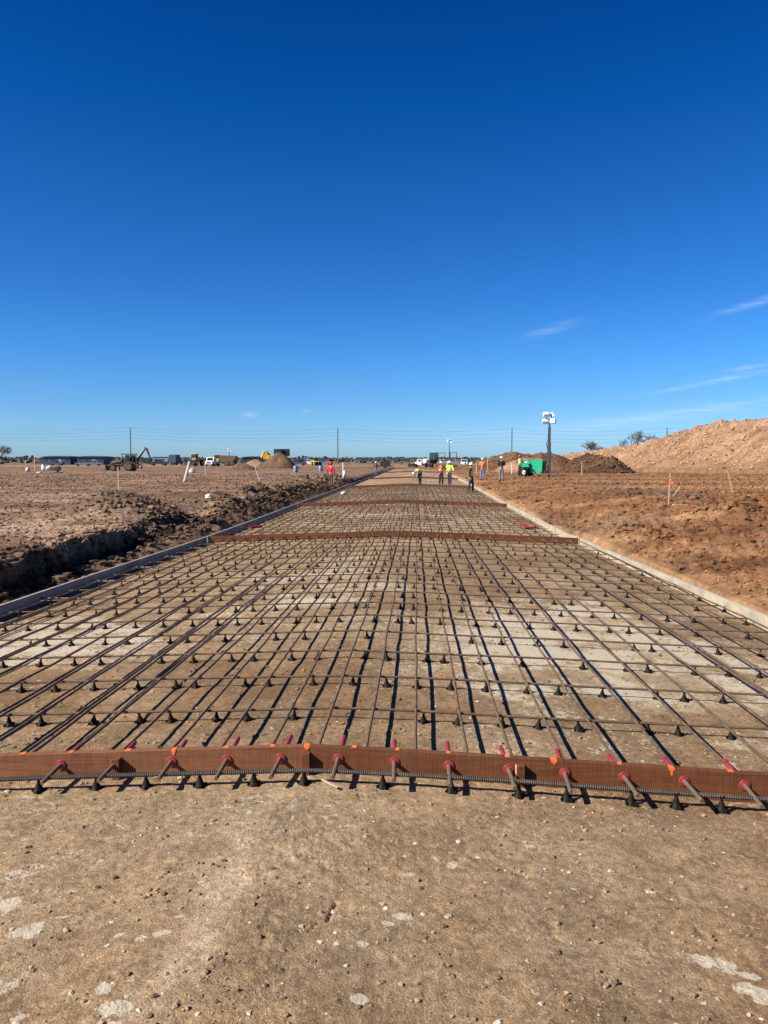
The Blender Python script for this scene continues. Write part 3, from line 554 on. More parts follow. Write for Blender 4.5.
# ------------------------------------------------------------------ heaps of earth
def mound(name, label, cat, path, widths, heights, res, cols, rough=.25, streak=0., seed=0, z0=None, sharp=1.0):
    """long heap: path of (x,y), a base half-width and height along it"""
    P = [Vector(p) for p in path]; ds = [0]
    for a, b in zip(P, P[1:]): ds.append(ds[-1] + (b - a).length)
    Ltot = ds[-1]; wmax = max(widths); ns = max(12, int((Ltot + 2 * wmax) / res)); ntt = max(12, int(2 * wmax * 1.15 / res))
    s = np.linspace(-wmax * 1.1, Ltot + wmax * 1.1, ns); t = np.linspace(-1.15, 1.15, ntt) 
    sc = np.clip(s, 0, Ltot); px = np.interp(sc, ds, [p.x for p in P]); py = np.interp(sc, ds, [p.y for p in P])
    dirx = np.gradient(np.interp(sc, ds, [p.x for p in P])); diry = np.gradient(np.interp(sc, ds, [p.y for p in P]))
    d0 = (P[1] - P[0]).normalized(); d1 = (P[-1] - P[-2]).normalized()
    dx = np.where(s < 0, d0.x, np.where(s > Ltot, d1.x, dirx)); dy = np.where(s < 0, d0.y, np.where(s > Ltot, d1.y, diry)); ln = np.hypot(dx, dy) + 1e-9; dx /= ln; dy /= ln
    k = 15; ker = np.ones(k) / k
    dx = np.convolve(np.pad(dx, k // 2, 'edge'), ker, 'valid'); dy = np.convolve(np.pad(dy, k // 2, 'edge'), ker, 'valid')
    over = s - sc; cx = px + over * dx; cy = py + over * dy
    w = np.interp(sc, ds, widths); hgt = np.interp(sc, ds, heights)
    TT = t[None, :] * wmax
    X = cx[:, None] - dy[:, None] * TT; Y = cy[:, None] + dx[:, None] * TT
    dist = np.sqrt(TT ** 2 + over[:, None] ** 2)
    wob = 1 + .18 * fbm(X, Y, wmax * .9, 3, seed + 7)
    q = dist / (w[:, None] * wob)
    prof = 1 - q
    prof = np.where(prof > 0, np.sqrt(prof * prof + .004) - .06 * sharp * np.exp(-(q / .22) ** 2) * 1.0, prof)
    z = hgt[:, None] * prof * (1 + .16 * fbm(X, Y, wmax * .8, 2, seed + 3))
    msk = ss(-.05, .25, prof)
    SS = s[:, None] + 0 * TT
    st = streak * fbm(SS * 1.0 - .8*TT, TT * .16, max(.8, wmax * .12), 4, seed + 11, .6)
    nz_ = rough * (.9 * fbm(X, Y, 1.2, 5, seed + 1, .68) + .25 * worley(X, Y, .5, seed + 2) + .15 * worley(X, Y, 1.4, seed + 4)) - rough*.25
    nz_ = nz_ + rough * .8 * np.minimum(fbm(SS - .8 * TT, TT * .35, 1.6, 5, seed + 6, .6, True) - .25, .35) * (streak > .3)
    z = z + msk * (nz_ + st)
    gg = ground_parts(X.ravel(), Y.ravel())['z'].reshape(X.shape)
    z = np.where(prof > 0, gg + np.maximum(z, -.1), gg - .3 + prof*.5)
    base, alt, drk = [np.array(c) for c in cols]
    c1 = fbm(X, Y, 3, 4, seed + 21, .6); c2 = fbm(SS - .8*TT, TT * .15, .9, 5, seed + 22, .65)
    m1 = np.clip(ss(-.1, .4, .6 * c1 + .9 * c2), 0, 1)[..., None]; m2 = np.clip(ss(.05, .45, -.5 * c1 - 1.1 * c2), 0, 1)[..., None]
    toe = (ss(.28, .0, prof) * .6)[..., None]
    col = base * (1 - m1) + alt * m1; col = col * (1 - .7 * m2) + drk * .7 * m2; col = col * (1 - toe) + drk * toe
    V = np.stack([X, Y, z], -1).reshape(-1, 3)
    i = np.arange(ns - 1)[:, None]; j = np.arange(ntt - 1)[None, :]
    F = np.stack([i * ntt + j, (i + 1) * ntt + j, (i + 1) * ntt + j + 1, i * ntt + j + 1], -1).reshape(-1, 4)
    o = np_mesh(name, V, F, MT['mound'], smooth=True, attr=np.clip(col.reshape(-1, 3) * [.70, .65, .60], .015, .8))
    if o.data.polygons[len(F) // 2].normal.z < 0: o.data.flip_normals()
    # origin at the base
    return tag(o, label, cat)
PINK = [(.41, .255, .155), (.49, .325, .215), (.22, .125, .072)]
BRN = [(.20, .115, .065), (.27, .165, .095), (.11, .065, .04)]
DRK = [(.135, .075, .043), (.19, .11, .065), (.07, .042, .027)]
mound('spoil_heap', 'long pale orange spoil heap rising toward the right edge', 'spoil heap',
      [(X_at(860, 80), 80), (X_at(790, 86), 86), (X_at(735, 92), 92), (X_at(700, 97), 97), (X_at(672, 103), 103), (X_at(640, 112), 112), (X_at(600, 128), 128), (X_at(565, 145), 145)],
      [10.5, 9.5, 8.5, 8, 6.6, 5.8, 4.6, 3], [6.9, 6.4, 6.0, 5.9, 4.9, 4.1, 3.4, 2.8], .2, PINK, .55, 1.0, 300)
mound('spoil_heap', 'low dark brown heap in front of the pale spoil heap', 'spoil heap',
      [(X_at(612, 86), 86), (X_at(600, 88), 88), (X_at(585, 91), 91), (X_at(568, 95), 95)], [2.4, 2.8, 2.8, 2.2], [1.9, 2.2, 2.2, 1.4], .14, DRK, .45, .1, 320)
mound('spoil_heap', 'brown heap with rounded top behind the grey workman', 'spoil heap',
      [(X_at(478, 128), 128), (X_at(500, 124), 124), (X_at(513, 122), 122), (X_at(527, 124), 124)], [4.5, 6.5, 7, 5.5], [1.2, 2.7, 3.2, 2.7], .25, BRN, .25, .2, 340)
mound('spoil_heap', 'brown heap directly behind the light tower mast', 'spoil heap',
      [(X_at(530, 118), 118), (X_at(540, 116), 116), (X_at(556, 118), 118)], [5, 5.5, 5], [2.6, 3.1, 2.6], .25, BRN, .25, .2, 350)
mound('spoil_heap', 'low pale orange heap behind the green generator', 'spoil heap',
      [(X_at(512, 96), 96), (X_at(530, 93), 93), (X_at(546, 94), 94)], [2.5, 3, 2.6], [1.5, 1.9, 1.7], .2, PINK, .12, .1, 360)
mound('spoil_heap', 'steep brown heap in front of the loading excavator', 'spoil heap',
      [(X_at(277, 150), 150), (X_at(283, 150), 150)], [3.3, 3.3], [3.3, 3.3], .2, [(.19, .125, .08), (.24, .16, .105), (.13, .085, .055)], .15, .1, 370)
mound('spoil_heap', 'small grey brown heap in the left field', 'spoil heap',
      [(X_at(240, 126), 126), (X_at(245, 126), 126)], [2.2, 2.2], [1.25, 1.25], .16, [(.19, .13, .09), (.25, .18, .13), (.13, .09, .06)], .15, .0, 380)
mound('spoil_heap', 'small pale heap between the hauler and the excavator', 'spoil heap',
      [(X_at(254, 165), 165), (X_at(258, 165), 165)], [3.2, 3.2], [1.9, 1.9], .25, PINK, .15, .0, 390)

def heap_clods(o, n, smin, smax, name, label, col):
    me = o.data; N = len(me.vertices); co = np.empty(N * 3, np.float32); me.vertices.foreach_get('co', co); co = co.reshape(-1, 3)
    g0 = ground_parts(co[:, 0], co[:, 1])['z']; ok = np.where(co[:, 2] > g0 + .12)[0]; idx = rng.choice(ok, n)
    p = co[idx] + rng.normal(0, .05, (n, 3)) * [1, 1, 0]; cc = np.tile(np.array(col), (n, 1)) * rng.uniform(.65, 1.15, (n, 1))
    scatter(name, p[:, 0], p[:, 1], p[:, 2], smin + (smax - smin) * rng.random(n) ** 3, ICO_MD, MT['clod'], label, 'clods', .7, cc)
hs = [o for o in bpy.data.objects if o.name.startswith('spoil_heap')]
heap_clods(hs[0], 9000, .03, .19, 'heap_clods', 'pale clods tumbled over the long orange spoil heap', (.40, .26, .16))
heap_clods(hs[1], 1500, .03, .18, 'heap_clods', 'dark clods tumbled over the low dark brown heap', (.12, .07, .045))
heap_clods(hs[2], 1000, .04, .18, 'heap_clods', 'clods on the brown heap behind the grey workman', (.2, .12, .07))
# ------------------------------------------------------------------ FORMS
def strip_board(name, pts, th, h, m, parent=None, up=0.0, axis='x'):
    """board standing on edge following pts [(x,y,zbase)]"""
    vs = []; fs = []
    for k, (x, y, z) in enumerate(pts):
        a = Vector(pts[max(k - 1, 0)][:2]); b = Vector(pts[min(k + 1, len(pts) - 1)][:2]); d = (b - a).normalized(); nrm = Vector((-d.y, d.x)) * th / 2
        vs += [(x - nrm.x, y - nrm.y, z), (x + nrm.x, y + nrm.y, z), (x + nrm.x, y + nrm.y, z + h), (x - nrm.x, y - nrm.y, z + h)]
    for k in range(len(pts) - 1):
        o = k * 4
        for q in range(4): fs.append((o + q, o + (q + 1) % 4, o + 4 + (q + 1) % 4, o + 4 + q))
    e = (len(pts) - 1) * 4; fs += [(3, 2, 1, 0), (e, e + 1, e + 2, e + 3)]
    mb = MB(); mb.add(vs, fs); return mb.build(name, m, parent)
def bevel_obj(o, w=.002):
    bm = bmesh.new(); bm.from_mesh(o.data)
    es = [e for e in bm.edges if e.calc_face_angle(0) > .5]
    bmesh.ops.bevel(bm, geom=es, offset=w, segments=1, affect='EDGES'); bm.to_mesh(o.data); bm.free()
FH = .154
def hy(x): return BY[0] + .004 * math.sin(x * 2.1) - .034 * abs(x + .57)
BY = [4.02, 17.7, 31.6, 53.0, 76.5, 115.0, 168.0]
# front header: two boards meeting at x = -0.57
def header(xa, xb, y0, label, grp=None, th=.038, n=14, sag=0, m='form'):
    pts = [(x, (hy(x) if y0 == BY[0] else y0 + .03 * math.sin(x * 1.3)), rz(x, y0) - .006 - sag * 0) for x in np.linspace(xa, xb, n)]
    root = thing('header_form', label, 'form board', (xa, y0, rz(xa, y0)), 0, grp)
    o = strip_board('board', [(x - xa, y - y0, z - rz(xa, y0)) for x, y, z in pts], th, FH, MT[m], root)
    bevel_obj(o, .002); return root
hl = header(-4.88, -.572, BY[0], 'red brown header form board across the near left slab edge', m='formwarm')
hr = header(-.566, 3.84, BY[0], 'red brown header form board across the near right slab edge')
def local_part(root, mb_fn, name, m):
    o = mb_fn.build(name, m); o.parent = root; o.location = -Vector(root.location); return o
for x in (-1.60, -.585, .545):
    root = hl if x < -.57 else hr
    zb = rz(x, BY[0]); mb = MB(); mb.box((x, hy(x) - .019 - .019, zb + .056), (.038 if x != .545 else .042, .037, .125), bev=.002)
    local_part(root, mb, 'brace_block', MT['form'])
mb = MB(); x = .523; zb = rz(x, BY[0]); mb.box((x, hy(x) - .04, zb + .056), (.006, .03, .122)); local_part(hr, mb, 'split_edge', MT['lath'])
# paint marks above every other dowel, with drips
for i, x in enumerate([-2.12, -1.86, -1.55, -1.30, -1.02, -.77, -.585, -.33, -.1, .17, .48, .72, 1.06, 1.32, 1.62, 1.86]):
    mb = MB(); y0 = hy(x); zt = rz(x, y0) - .006 + FH; w = random.uniform(.022, .036)
    mb.add([(x - w / 2, y0 - .019, zt + .002), (x + w / 2, y0 - .0195, zt + .002), (x + w * .35, y0 + .017, zt + .002), (x - w * .4, y0 + .015, zt + .002)], [(0, 1, 2, 3)])
    if i in (3, 6, 11, 13, 15):
        dl = random.uniform(.02, .045); mb.add([(x - .008, y0 - .0215, zt - .012), (x + .007, y0 - .0215, zt - .012), (x + .004, y0 - .0215, zt - dl), (x - .003, y0 - .0215, zt - dl * .8)], [(0, 1, 2, 3)])
        mb.add([(x - w / 2, y0 - .0215, zt + .002), (x + w / 2, y0 - .0215, zt + .002), (x + w / 2, y0 - .0215, zt - .012), (x - w / 2, y0 - .0215, zt - .01)], [(0, 1, 2, 3)])
    local_part(hl if x < -.57 else hr, mb, 'paint_mark', MT['orange'])
# further headers
lab = {1: 'red brown header form crossing the slab at its first joint', 2: 'red brown header form crossing the slab at its second joint', 3: 'header form where the reinforcing grid ends by the bending worker',
       4: 'first header form on the bare base beyond the grid', 5: 'second header form on the bare base beyond the grid', 6: 'farthest thin header form near the end of the slab'}
for k in range(1, 7):
    y0 = BY[k]; header(float(lx_at(y0)) + .05, float(rx_at(y0)) - .05 if k != 1 else 3.68, y0, lab[k], th=.04 if k < 3 else .06)
# side forms: left grey (lit from behind), right pale
segs = [(.2, 17.55), (19.0, 31.4), (31.5, 52.8), (52.9, 76.3), (76.4, 114.8), (114.9, 167)]
names = ['nearest', 'second', 'third', 'fourth', 'fifth', 'farthest']
for i, (a, b) in enumerate(segs):
    a2 = 17.62 if i == 1 else a
    ys = np.linspace(a2, b, max(3, int((b - a2) / 1.5)))
    pts = [(float(lx_at(y)) + .02 * math.sin(y * .35), y, float(road_z(lx_at(y), y)) - .01) for y in ys]
    root = thing('side_form', f'{names[i]} length of the grey form board along the left slab edge', 'form board', pts[0])
    o = strip_board('board', [(x - pts[0][0], y - pts[0][1], z - pts[0][2]) for x, y, z in pts], .045, FH + .012, MT['formgrey'], root); bevel_obj(o)
    ys = np.linspace(a, b, max(3, int((b - a) / 1.5)))
    pts = [(float(rx_at(y)) + .02 * math.sin(y * .3 + 1), y, float(road_z(rx_at(y), y)) - .01) for y in ys]
    root = thing('side_form', f'{names[i]} length of the pale form board along the right slab edge', 'form board', pts[0])
    o = strip_board('board', [(x - pts[0][0], y - pts[0][1], z - pts[0][2]) for x, y, z in pts], .05, FH + .012, MT['formside'], root); bevel_obj(o)
    if i < 2:   # butt plate and stakes behind the forms
        for y in np.arange(a + 1.4, b, 3.1):
            mb = MB(); x = float(rx_at(y)) + .055; mb.box((x - pts[0][0], y - pts[0][1], float(road_z(x, y)) + .055 - pts[0][2]), (.035, .05, .2), bev=.002)
            mb.build('stake', MT['formside'], root)
# short filler board at the jog on the right
mb = MB(); p0 = Vector((3.72, 17.62, rz(3.7, 17.6))); 
root = thing('filler_form', 'short pale filler board bridging the jog in the right form', 'form board', p0)
o = strip_board('board', [(0, 0, 0), (-.10, .7, 0), (-.14, 1.36, 0)], .045, FH + .012, MT['formside'], root); bevel_obj(o)

# ------------------------------------------------------------------ REBAR
ROWZ = .075; LZ = .094
rows = [4.88 + .78 * i for i in range(17)]
rows = [y for y in rows if y < 17.5]
NX = 10
def cross_bar(name, y, label, grp, xa, xb, r=.0088, n=6, rib=False, dz=0.0, yw=.012):
    root_x = xa; z0 = rz(xa, y) + ROWZ + dz; ph = random.uniform(0, 6); ya = random.uniform(-yw, yw)
    N = 26 if not rib else int((xb - xa) / .0055)
    pts = []; rad = []
    for i in range(N + 1):
        x = xa + (xb - xa) * i / N
        pts.append((x - xa, ya * math.sin(x * .6 + ph) + .006 * math.sin(x * 1.7 + ph) - (.034 * abs(x + .57) if rib else 0), rz(x, y) + ROWZ + dz - z0 + .003 * math.sin(x * 3.1 + ph)))
        rad.append(r + (.0020 if i % 2 else -.0010) if rib else r)
    mb = MB(); mb.tube(pts, rad, n, smooth=not rib); o = mb.build(name, MT['ribbed'] if rib else MT['rebar'], None, (xa, y, z0)); return tag(o, label, 'rebar', grp)
cross_bar('reinforcing_bar', 3.86, 'ribbed dark bar lying on chairs just in front of the header form', None, -3.6, 3.1, .0112, 8, True)
cp = []
for i, y in enumerate(rows):
    cross_bar('reinforcing_bar', y, f'{ordn(i + 1)} crosswise steel bar beyond the near header form', 'crosswise bars of the nearest panel', float(lx_at(y)) + .12, float(rx_at(y)) - .1)
RNK = {'middle': 'middle', 'farthest': 'farthest'}
panels = [(17.85, 31.5, 'middle', .78), (31.75, 52.8, 'farthest', .82)]
for (a, b, nm, sp) in panels:
    y = a + .5; ci = 0
    while y < b - .2:
        ci += 1; cross_bar('reinforcing_bar', y, f'{ordn(ci)} crosswise steel bar of the {nm} reinforced panel, counted from its near header', f'crosswise bars of the {nm} panel', float(lx_at(y)) + .12, float(rx_at(y)) - .1, .008, 5)
        y += sp
def long_bar(x0, ya, yb, label, grp, r=.0093, n=6, dx=0., wave=.004):
    ph = random.uniform(0, 6); z0 = rz(x0, ya) + LZ; N = int((yb - ya) / (.26 if ya < 10 else .6)); pts = []
    for i in range(N + 1):
        y = ya + (yb - ya) * i / N; f = i / N
        x = x0 + dx * f + wave * (math.sin(y * 2.1 + ph) + .7 * math.sin(y * 4.6 + 2 * ph)) * min(1, f * 8)
        sag = -.004 * abs(math.sin((y - 4.88) / .78 * math.pi)) + .003 * math.sin(y * 3.3 + ph)
        pts.append((x - x0, y - ya, rz(x, y) + LZ - z0 + sag))
    mb = MB(); mb.tube(pts, r, n); o = mb.build('reinforcing_bar', MT['rebar'], None, (x0, ya, z0)); return tag(o, label, 'rebar', grp)
meas = [-.80, -.545, -.275, -.01, .27, .53, .80, 1.085, 1.385, 1.69, 1.96]
xs = meas + [1.96 + .29 * k for k in range(1, 7)] + [-.80 - .278 * k for k in range(1, 15)]
xs = sorted(x for x in xs if -4.75 < x < 3.7)
for i, x in enumerate(xs):
    long_bar(x + random.uniform(-.012, .012), 4.06 + random.uniform(0, .03), 17.62, f'{ordn(i + 1)} lengthwise steel bar from the left form in the nearest panel', 'lengthwise bars of the nearest panel', dx=random.uniform(-.03, .03))
for i, x in enumerate([-4.4, -3.58, -2.74, -2.19, 2.55]):   # lap splices
    long_bar(x + .035, 4.07, random.uniform(8.5, 12), f'{ordn(i + 1)} from the left of the short splice bars lapped beside lengthwise bars', 'lap splice bars of the nearest panel', dx=random.uniform(-.01, .02))
for (a, b, nm, sp) in panels:
    for i, x in enumerate(xs):
        w = (float(rx_at(a)) - float(lx_at(a))) / 8.7
        if x * w > float(rx_at(a)) - .1: continue
        long_bar(x * w + random.uniform(-.02, .02), a, b - .05, f'{ordn(i + 1)} lengthwise steel bar from the left form in the {nm} reinforced panel', f'lengthwise bars of the {nm} panel', .0085, 5, random.uniform(-.03, .03), .012)
# chairs
def chair_mb():
    mb = MB(); mb.lathe([(.030, 0), (.030, .003), (.024, .010), (.016, .028), (.009, .048), (.006, .060), (.006, .064)], 9)
    mb.box((-.0085, 0, .069), (.004, .009, .012)); mb.box((.0085, 0, .069), (.004, .009, .012))
    for a in range(4):
        t = a * math.pi / 2 + .4; mb.box((.024 * math.cos(t), .024 * math.sin(t), .009), (.022, .003, .016), Matrix.Rotation(t, 3, 'Z'))
    return mb
chair0 = chair_mb().build('bar_chair', MT['black']); tag(chair0, 'black plastic chair holding a crosswise bar in the nearest panel', 'bar chair', 'chairs under the nearest panel bars')
CH = []
def colpx(x, y): return 384 + 769 * (x * math.cos(YAW) + y * math.sin(YAW)) / (y * math.cos(YAW) - x * math.sin(YAW))
for ri, y in enumerate(rows):
    n_ = 0
    for x in xs:
        if random.random() < .07: continue
        c = (x + .03 + random.uniform(-.075, .075), y + random.uniform(-.006, .006))
        if not -4 < colpx(*c) < 772: continue
        n_ += 1; CH.append((c[0], c[1], f'black plastic chair under the {ordn(ri + 1)} crosswise bar, {ordn(n_)} from the left'))
front = [(x, 3.86) for x in (-1.96, -1.66, -1.40, -1.12, -.84, -.58, -.17, .18, .52, .76, 1.08, 1.3, 1.52, 1.80)]
first = True
for k, (x, y) in enumerate(front):
    o = chair0.copy(); C.objects.link(o); y = 3.86 - .034 * abs(x + .57); o.location = (x, y, rz(x, y) + .002); o.rotation_euler = (0, 0, random.uniform(-.3, .3)); o.scale = (1.05, 1.05, 1.0)
    o['label'] = f'{ordn(k + 1)} black chair from the left under the ribbed bar before the header form'; o['group'] = 'chairs in front of the header form'
NI = 284
for k, (x, y, lb) in enumerate(CH[:NI]):
    o = chair0 if k == 0 else chair0.copy()
    if k: C.objects.link(o)
    o['label'] = lb; o.location = (x, y, rz(x, y) + .001); o.rotation_euler = (random.uniform(-.14, .14), random.uniform(-.14, .14), random.uniform(-.6, .6)); o.scale = (random.uniform(.9, 1.12),) * 2 + (1,)
rest = [c[:2] for c in CH[NI:]]
for (a, b, nm, sp) in panels:
    y = a + .5
    while y < b - .2:
        for x in xs:
            if x < float(rx_at(y)) - .15 and random.random() < .9: rest.append((x + random.uniform(-.09, .09), y))
        y += sp
tmp = MB(); tmp.lathe([(.030, 0), (.018, .022), (.007, .05), (.007, .074)], 6)
bv = np.array(tmp.v); quads = [f for f in tmp.f if len(f) == 4]; bf = np.array(quads)
PX = np.array([(x, y, rz(x, y)) for x, y in rest]); V = (bv[None] + PX[:, None]).reshape(-1, 3); F = (bf[None] + (np.arange(len(PX)) * len(bv))[:, None, None]).reshape(-1, 4)
tag(np_mesh('bar_chairs', V, F, MT['black']), 'far multitude of small black chairs under the reinforcing grid', 'bar chairs', None, 'stuff')
tw = MB()
for y in rows[:9]:
    for x in xs:
        if not -10 < colpx(x, y) < 778: continue
        a = random.choice((-1, 1)) * .7; z = rz(x, y) + LZ + .011; c, s_ = .02 * math.cos(a), .02 * math.sin(a)
        tw.tube([(x - c, y - s_, z - .022), (x - c * .5, y - s_ * .5, z), (x + c * .5, y + s_ * .5, z), (x + c, y + s_, z - .022)], .0016, 3, False)
        if random.random() < .6: tw.tube([(x, y, z), (x + random.uniform(-.02, .02), y + random.uniform(-.02, .02), z + random.uniform(.006, .022))], .0018, 3, False)
tag(tw.build('tie_wires', MT['dark']), 'thin twisted wires tying the bar crossings of the nearest panel', 'tie wires', None, 'stuff')
# dowels with red sleeves
def dowel(yaw=0):
    root = thing('dowel_bar', 'smooth steel dowel through the near header form in a red sleeve', 'dowel', (0, 0, 0), 0, 'dowels through the near header form')
    mb = MB(); mb.tube([(0, -.245, 0), (0, -.243, 0), (0, .12, 0)], [.0105, .0115, .0115], 12); mb.build('rod', MT['dowel'], root)
    mb = MB(); mb.tube([(0, -.0255, 0), (0, -.0245, 0), (0, -.0195, 0)], [.0255, .028, .028], 20); mb.tube([(0, -.029, 0), (0, -.025, 0)], [.015, .017], 14); mb.build('flange', MT['red'], root)
    mb = MB(); mb.tube([(0, .02, 0), (0, .265, 0), (0, .28, 0), (0, .285, 0)], [.0135, .0125, .010, .004], 12); mb.build('sleeve', MT['red'], root)
    return root
d0 = dowel(); k = 0
for i in range(-9, 10):
    x = -.12 + .3 * i
    if x > 2.0 or x < -2.2: continue
    o = d0 if k == 0 else copy_tree(d0); k += 1; o['label'] = f'{ordn(k)} smooth steel dowel from the left through the near header form'
    o.location = (x + random.uniform(-.008, .008), hy(x), rz(x, BY[0]) + .086); o.rotation_euler = (random.uniform(.0, .05), 0, random.uniform(-.05, .05))
for (yy, nm) in ((BY[1], 'first'), (BY[2], 'second')):
    n_ = 0
    for i in range(-14, 13):
        x = -.12 + .3 * i
        if x < float(lx_at(yy)) + .15 or x > float(rx_at(yy)) - .15: continue
        o = copy_tree(d0); o.location = (x + random.uniform(-.01, .01), yy, rz(x, yy) + .086); n_ += 1; o['label'] = f'{ordn(n_)} small red sleeved dowel from the left through the header of the {nm} joint'; o['group'] = f'dowels of the {nm} joint'
# tie bars out of the left form
t0 = None
for i in range(34):
    y = 8.2 + 1.56 * i
    if y > 17: break
    if t0 is None:
        t0 = thing('tie_bar', 'pale short tie bar sticking out of the left form board', 'tie bar', (0, 0, 0), 0, 'tie bars in the left form')
        mb = MB(); mb.tube([(0.03, 0, 0), (.62, 0, 0)], .0075, 8); mb.build('rod', MT['tie'], t0)
        mb = MB(); mb.tube([(.024, 0, 0), (.036, 0, 0)], .017, 10); mb.build('collar', MT['red'], t0); o = t0
    else: o = copy_tree(t0)
    o['label'] = f'{ordn(i + 1)} nearest short tie bar sticking out of the left form board'
    x = float(lx_at(y)); o.location = (x + .0, y, float(road_z(x, y)) + .075); o.rotation_euler = (0, 0, random.uniform(-.06, .06))
# bundles of red sleeves by the first joint
def bundle(x, y, a, label):
    root = thing('sleeve_bundle', label, 'sleeves', (x, y, rz(x, y) + LZ + .01), a)
    for k in range(7):
        mb = MB(); j = (k % 4) * .03 - .045; h = .014 + (k // 4) * .026; mb.tube([(-.22 + random.uniform(-.05, .05), j + random.uniform(-.02, .02), h), (.22, j + random.uniform(-.04, .04), h)], .0145, 8); mb.build('sleeve', MT['red'], root)
bundle(3.0, 20.5, R(-60), 'bundle of red plastic sleeves on the grid by the right form'); bundle(2.93, 21.2, R(-75), 'smaller pile of red plastic sleeves just beyond the first bundle'); bundle(-4.3, 20.2, R(60), 'bundle of red plastic sleeves on the grid by the left form')
# splinter by the header form
mb = MB(); mb.box((0, 0, 0), (.095, .012, .006), Matrix.Rotation(.3, 3, 'Y')); tag(mb.build('wood_splinter', MT['lath'], None, (-.44, 3.80, rz(-.44, 3.8) + .03), (0, 0, R(-20))), 'pale splinter of wood lying by the middle header joint', 'splinter')

# ------------------------------------------------------------------ STAKES & SITE LITTER
def stake(x, y, h, label, m, w=.04, lean=(0, 0), flag=False, base=False):
    z = gz(x, y); root = thing('survey_stake', label, 'stake', (x, y, z - .03)); root.rotation_euler = (R(lean[1]), R(lean[0]), 0)
    mb = MB(); mb.box((0, 0, h / 2), (w, .014, h + .06), bev=.002); mb.build('lath', m, root)
    if flag: mb = MB(); mb.add([(.02, -.009, h * .82), (.11, -.012, h * .78), (.1, -.02, h * .7), (.02, -.009, h * .72)], [(0, 1, 2, 3)]); mb.add([(-.022, -.010, h * .72), (.022, -.010, h * .72), (.022, -.010, h * .8), (-.022, -.010, h * .8)], [(0, 1, 2, 3)]); mb.build('ribbon', MT['orange'], root)
    return root
stake(X_at(119, 28.5), 28.5, 1.2, 'thin lath stake standing in the left field before the dark earth pile', MT['lath'], .035)
stake(X_at(55, 31), 31, .8, 'short red brown stake at far left in the field', MT['lathr'], .035)
stake(X_at(36, 115), 115, 2.4, 'tall thin stake by the white bags at far left', MT['lath'], .09)
stake(X_at(184, 52), 52, 1.45, 'white stake leaning to the right in the left field', MT['white'], .10, (16, 0))
stake(X_at(260, 52), 52, 1.35, 'pale stake leaning to the left in the middle of the field', MT['lath'], .055, (-17, 0))
stake(X_at(206, 75), 75, 1.2, 'thin upright stake right of the leaning white stake', MT['lath'], .05)
stake(X_at(27, 98), 98, 1.6, 'thin pale stake beside the leftmost white lump', MT['lath'], .06)
stake(X_at(343, 60), 60, 1.3, 'pale stake standing beyond the person in red', MT['white'], .08)
stake(X_at(668, 21.8), 21.8, .95, 'upright lath stake with cross piece by the dark wet strip', MT['lath'], .03, (2, 0), True)
stake(X_at(732, 29), 29, .85, 'lath stake leaning left on the right bank', MT['lath'], .03, (-14, 0))
stake(X_at(581, 70), 70, 1.2, 'stake set in a dark clump right of the light tower', MT['lath'], .07)
stake(X_at(511, 74), 74, 1.1, 'short pale stake left of the green generator', MT['white'], .08)
stake(X_at(476, 90), 90, 1.2, 'orange tinted stake left of the worker in orange', MT['lath'], .10)
stake(X_at(487, 96), 96, 1.8, 'tall pale stake just behind the worker in orange', MT['lath'], .08)
stake(X_at(672, 26), 26, .4, 'short stub stake lying low beside the cross piece', MT['lath'], .03, (35, 0))
mb = MB(); x, y = X_at(680, 20.8), 20.8; mb.box((0, 0, 0), (.42, .07, .03), bev=.003)
tag(mb.build('lumber_offcut', MT['lath'], None, (x, y, gz(x, y) + .05), (0, R(2), R(12))), 'short pale board lying right of the lath stake with cross piece', 'lumber')
# lying white bags / buckets
def bag(px, Y, s, label, seed):
    x = X_at(px, Y); bm = bmesh.new(); bmesh.ops.create_icosphere(bm, subdivisions=3, radius=1)
    from mathutils import noise as mn
    for v in bm.verts:
        d = 1 + .35 * mn.noise(v.co * 1.6 + Vector((seed, 0, 0))) + .12 * mn.noise(v.co * 5); v.co = Vector((v.co.x * s[0] * d, v.co.y * s[0] * .7 * d, max(v.co.z * s[1] * d, -s[1] * .5)))
    me = bpy.data.meshes.new('sack'); bm.to_mesh(me); bm.free(); me.materials.append(MT['whitep']); [setattr(p, 'use_smooth', True) for p in me.polygons]
    o = bpy.data.objects.new('white_sack', me); C.objects.link(o); o.location = (x, Y, gz(x, Y) + s[1] * .5); o.rotation_euler = (0, 0, seed)
    return tag(o, label, 'sack')
bag(193, 95, (.42, .36), 'crumpled white sack standing right of the leaning white stake', 1)
bag(29, 105, (.42, .38), 'small white sack at far left beside a thin stake', 2)
bag(44.5, 118, (.32, .62), 'upright white sack left of the wider one before the hangar', 3)
bag(51, 118, (.55, .45), 'wide white sack before the leftmost dark hangar', 4)
bag(40.5, 92, (.42, .10), 'flat white sheet lying on the field at far left', 5)
bag(209, 29, (.15, .11), 'white sack half buried on the edge of the left trench', 6)
bag(344, 42, (.18, .12), 'white crumpled bag lying on the far reinforcing grid', 7)
bag(344.5, 66, (.22, .35), 'pale sack right of the person in red', 8)
def barrel(px, Y, label, r=.28, h=.85):
    x = X_at(px, Y); root = thing('barrel', label, 'barrel', (x, Y, gz(x, Y)))
    mb = MB(); mb.lathe([(r * .95, 0), (r, .04), (r, h * .3), (r * 1.06, h * .33), (r, h * .36), (r, h * .64), (r * 1.06, h * .67), (r, h * .7), (r, h * .96), (r * .95, h)], 16); mb.build('drum', MT['barrel'], root)
    mb = MB(); mb.lathe([(r * .9, h + .001), (r * .9, h + .03)], 16); mb.build('lid', MT['dark'], root)
